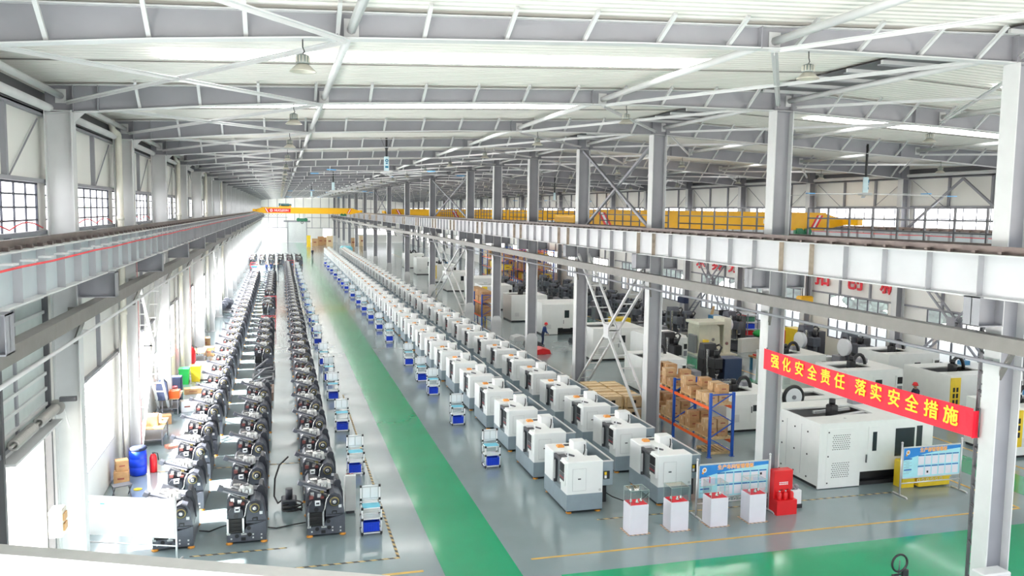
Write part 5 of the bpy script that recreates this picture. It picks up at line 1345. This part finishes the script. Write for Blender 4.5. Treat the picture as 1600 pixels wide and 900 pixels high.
# plywood crates on pallets behind the lathe rows
def crate(x, y, z, lab):
    m = MB(); m.m = 0; m.box(0,0,.06,.9,1.1,.56); m.m = 1
    for a in (-.015, .84):
        for b in (-.015,): m.box(a,b,.06,a+.075,b+.015,.58)
    for a in (0, .4, .82): m.box(a,-.02,0,a+.08,1.12,.06)
    for b in (0,.5,1.03): m.box(-.015,b,.06,0,b+.07,.56).box(0,b,.56,.9,b+.07,.575)
    m.m = 2; m.box(.3,-.018,.25,.5,-.002,.4)
    tag(m.build('wooden_crate', [PLY, WOOD, BLACK], None, (x,y,z)), lab, 'crate', 'plywood crates behind the white machines')
for i, (X, Y) in enumerate(((15.05, 36.6), (16.05, 36.4), (15.05, 37.9), (16.05, 37.7), (15.1, 39.2), (16.1, 39.0))):
    for lay in range(2): crate(X, Y, lay*.58, 'plywood crate behind the white machines, %s layer, %s of six stacks' % (('bottom', 'top')[lay], nth(i+1)))
for i, (X, Y) in enumerate(((17.2, 55), (17.6, 58.2), (17.3, 61), (21.5, 59))):
    tag(MB().prism([(0,0),(1.2,0),(1.1,.3),(.6,.42),(.1,.3)], 'y', 0, 1.2).build('guard_panel', (RED, STEEL_D, STEEL_L, CAST)[i], None, (X,Y,0)), ('red', 'dark', 'pale', 'black')[i]+' low guard part lying on the floor behind the middle columns', 'machine part')
tag(MB().box(0,0,.0,2.8,.12,.55).build('white_panel' if 0 else 'guard_panel', WHITE, None, (17.6, 36.9, .02)), 'long white panel lying beside the ladder-like brace', 'panel')
t = thing('chain_hoist', 'orange hoist hanging before the right wall window near the second wall column', 'hoist', (33.5, 47.4, 4.2)); MB().rbox(-.5,-.3,0,.5,.3,.5,.08).build('body', YELLOW, t); MB().cyl((-.2,0,.5),(-.2,0,4.92),.03,5).cyl((.2,0,.5),(.2,0,4.92),.03,5).build('rope', BLACK, t)
# ================================================================== people
SKIN = (.55,.33,.23)
def cloth_mat(name, top, legs, shoe=(.02,.02,.02)):
    m = bpy.data.materials.new(name); m.use_nodes = True; n = m.node_tree.nodes; l = m.node_tree.links; p = n['Principled BSDF']; p.inputs['Roughness'].default_value = .8
    a = n.new('ShaderNodeAttribute'); a.attribute_name = 'zone'; r = n.new('ShaderNodeValToRGB'); r.color_ramp.interpolation = 'CONSTANT'
    e = r.color_ramp.elements; e[0].position = 0; e[0].color = (*shoe,1); e[1].position = .2; e[1].color = (*legs,1)
    for q, c in ((.45, top), (.7, SKIN)): x = e.new(q); x.color = (*c,1)
    l.new(a.outputs['Fac'], r.inputs[0]); l.new(r.outputs[0], p.inputs['Base Color']); return m
def person(loc, rz, lab, mat, lean=0.0, helmet=None, reach=0.0, hair=True):
    """one continuous skinned body: joints with radii, hands with five fingers"""
    J = []; E = []
    def j(p, r, par=None, zone=.6):
        J.append((Vector(p), r, zone)); 
        if par is not None: E.append((par, len(J)-1))
        return len(J)-1
    def up(x, y, z):   # bend the torso forward about the hips
        d = z-.95; return (x, y*math.cos(lean)-d*math.sin(lean), .95+d*math.cos(lean)+y*math.sin(lean))
    pel = j((0,0,.95), .135, None, .3)
    sp = j(up(0,.0,1.15), .125, pel); ch = j(up(0,-.01,1.34), .145, sp); nk = j(up(0,.0,1.5), .06, ch, .8)
    hd0 = j(up(0,-.02,1.58), .075, nk, .8); hd1 = j(up(0,-.02,1.67), .092, hd0, .8); j(up(0,-.01,1.75), .07, hd1, .8); j(up(0,-.115,1.635), .018, hd1, .8)
    for s in (-1, 1): j(up(s*.088,.0,1.64), .018, hd1, .8)
    for s in (-1, 1):
        sh = j(up(s*.18,0,1.42), .075, ch); el = j(up(s*.23,-.05-.12*reach,1.14+.1*reach), .05, sh)
        wr = j(up(s*.22,-.16-.3*reach,.94+.22*reach), .034, el); pa = j(up(s*.215,-.19-.33*reach,.88+.2*reach), .036, wr, .8)
        for f in range(4): 
            f1 = j(up(s*(.19+.017*f),-.22-.36*reach,.82+.2*reach), .011, pa, .8); j(up(s*(.19+.017*f),-.235-.36*reach,.775+.2*reach+.008*abs(f-1)), .009, f1, .8)
        th = j(up(s*.18,-.21-.33*reach,.87+.2*reach), .013, pa, .8); j(up(s*.168,-.235-.35*reach,.83+.2*reach), .01, th, .8)
        hp = j((s*.095,0,.87), .095, pel, .3); kn = j((s*.11,-.02-.05*lean,.5), .062, hp, .3); an = j((s*.115,.02,.1), .042, kn, .3); j((s*.12,-.14,.045), .038, an, .1)
    me = bpy.data.meshes.new('person'); me.from_pydata([v for v, r, z in J], E, []); o = bpy.data.objects.new('person', me); COL.objects.link(o)
    m = o.modifiers.new('skin', 'SKIN'); 
    if not me.skin_vertices: me.skin_vertices.new()
    for i, (v, r, z) in enumerate(J): me.skin_vertices[0].data[i].radius = (r, r)
    me.skin_vertices[0].data[0].use_root = True
    m.use_smooth_shade = True; sb = o.modifiers.new('sub', 'SUBSURF'); sb.levels = 1; sb.render_levels = 1
    # bake the body so the colour zones can be stored on it
    dg = bpy.context.evaluated_depsgraph_get(); ev = o.evaluated_get(dg); nm = bpy.data.meshes.new_from_object(ev); o.modifiers.clear(); o.data = nm
    at = nm.attributes.new('zone', 'FLOAT', 'POINT')
    for i, v in enumerate(nm.vertices):
        k = min(range(len(J)), key=lambda q: (J[q][0]-v.co).length-J[q][1]); at.data[i].value = J[k][2]
    nm.materials.clear(); nm.materials.append(mat)
    o.location = loc; o.rotation_euler = (0,0,rz); tag(o, lab, 'person')
    hc = Vector(up(0,-.005,1.69))
    if helmet: MB().lathe([(.125,-.02),(.16,-.03),(.128,.02),(.115,.08),(.07,.125),(0,.14)], tuple(hc), 16).build('helmet', helmet, o)
    elif hair: MB().ball(tuple(hc+Vector((0,.02,.03))), .1, 12, 8, (1,1,.85)).build('hair', BLACK, o)
    return o
NV = cloth_mat('work_clothes_navy', (.025,.03,.06), (.02,.022,.04)); GR = cloth_mat('work_clothes_grey', (.10,.12,.14), (.03,.03,.05)); BL = cloth_mat('work_clothes_blue', (.02,.05,.18), (.02,.03,.08)); GN = cloth_mat('work_clothes_green', (.10,.16,.10), (.03,.03,.04))
person((30.6, 33.75, 0), math.radians(-100), 'person in dark clothes and red helmet bending to the white machine with yellow guard', NV, .18, RED, .7)
person((28.6, 31.1, 0), math.radians(160), 'person with dark hair in dark work clothes, behind the banner, below the red-helmeted one', NV, .25, None, .4)
person((6.48, 176, 0), .3, 'person in dark clothes standing far off at the edge of the green aisle', NV)
person((-1.95, 131, 0), 2.6, 'person in dark blue, left of the group far down the middle bed row', BL)
person((-1.3, 132, 0), 3.4, 'person in dark blue, second in the group far down the middle bed row', BL)
person((-.85, 130.5, 0), .4, 'person in grey, third in the group far down the middle bed row', GR)
person((-.3, 131.5, 0), 1.6, 'person in dark clothes, right of the group far down the middle bed row', NV)
person((33.0, 51.2, 0), math.radians(40), 'person in greenish work clothes beside the mills near the right wall', GN, .2, None, .6)
person((18.9, 58.6, 0), math.radians(90), 'person in blue clothes and red cap working behind the fifth middle column', BL, .35, RED, .6)

# ------------------------------------------------------------------ trees outside the right windows
rt = random.Random(11)
for i, Y in enumerate((30, 37, 43, 49, 56, 63, 71, 80, 90, 101)):
    X = 45+rt.uniform(-1,1.5); H = rt.uniform(4.4,5.4)
    t = thing('tree', 'leafy tree outside the right windows, %s from the near end' % nth(i+1), 'tree', (X,Y,-.14), 0, 'trees outside the right windows')
    MB().cyl((0,0,0),(0,0,H*.55),.2,8,.1).build('trunk', BARK, t)
    m = MB()
    for q in range(110):
        a = rt.uniform(0,6.28); r_ = rt.uniform(.2,2.6); z = rt.uniform(H*.5,H); k = 1-abs((z-H*.75)/(H*.4)); r_ *= max(.25,k)
        m.ball((r_*math.cos(a), r_*math.sin(a), z), rt.uniform(.25,.6), 6, 4, (1,1,.7))
    m.build('foliage', FOLI, t)
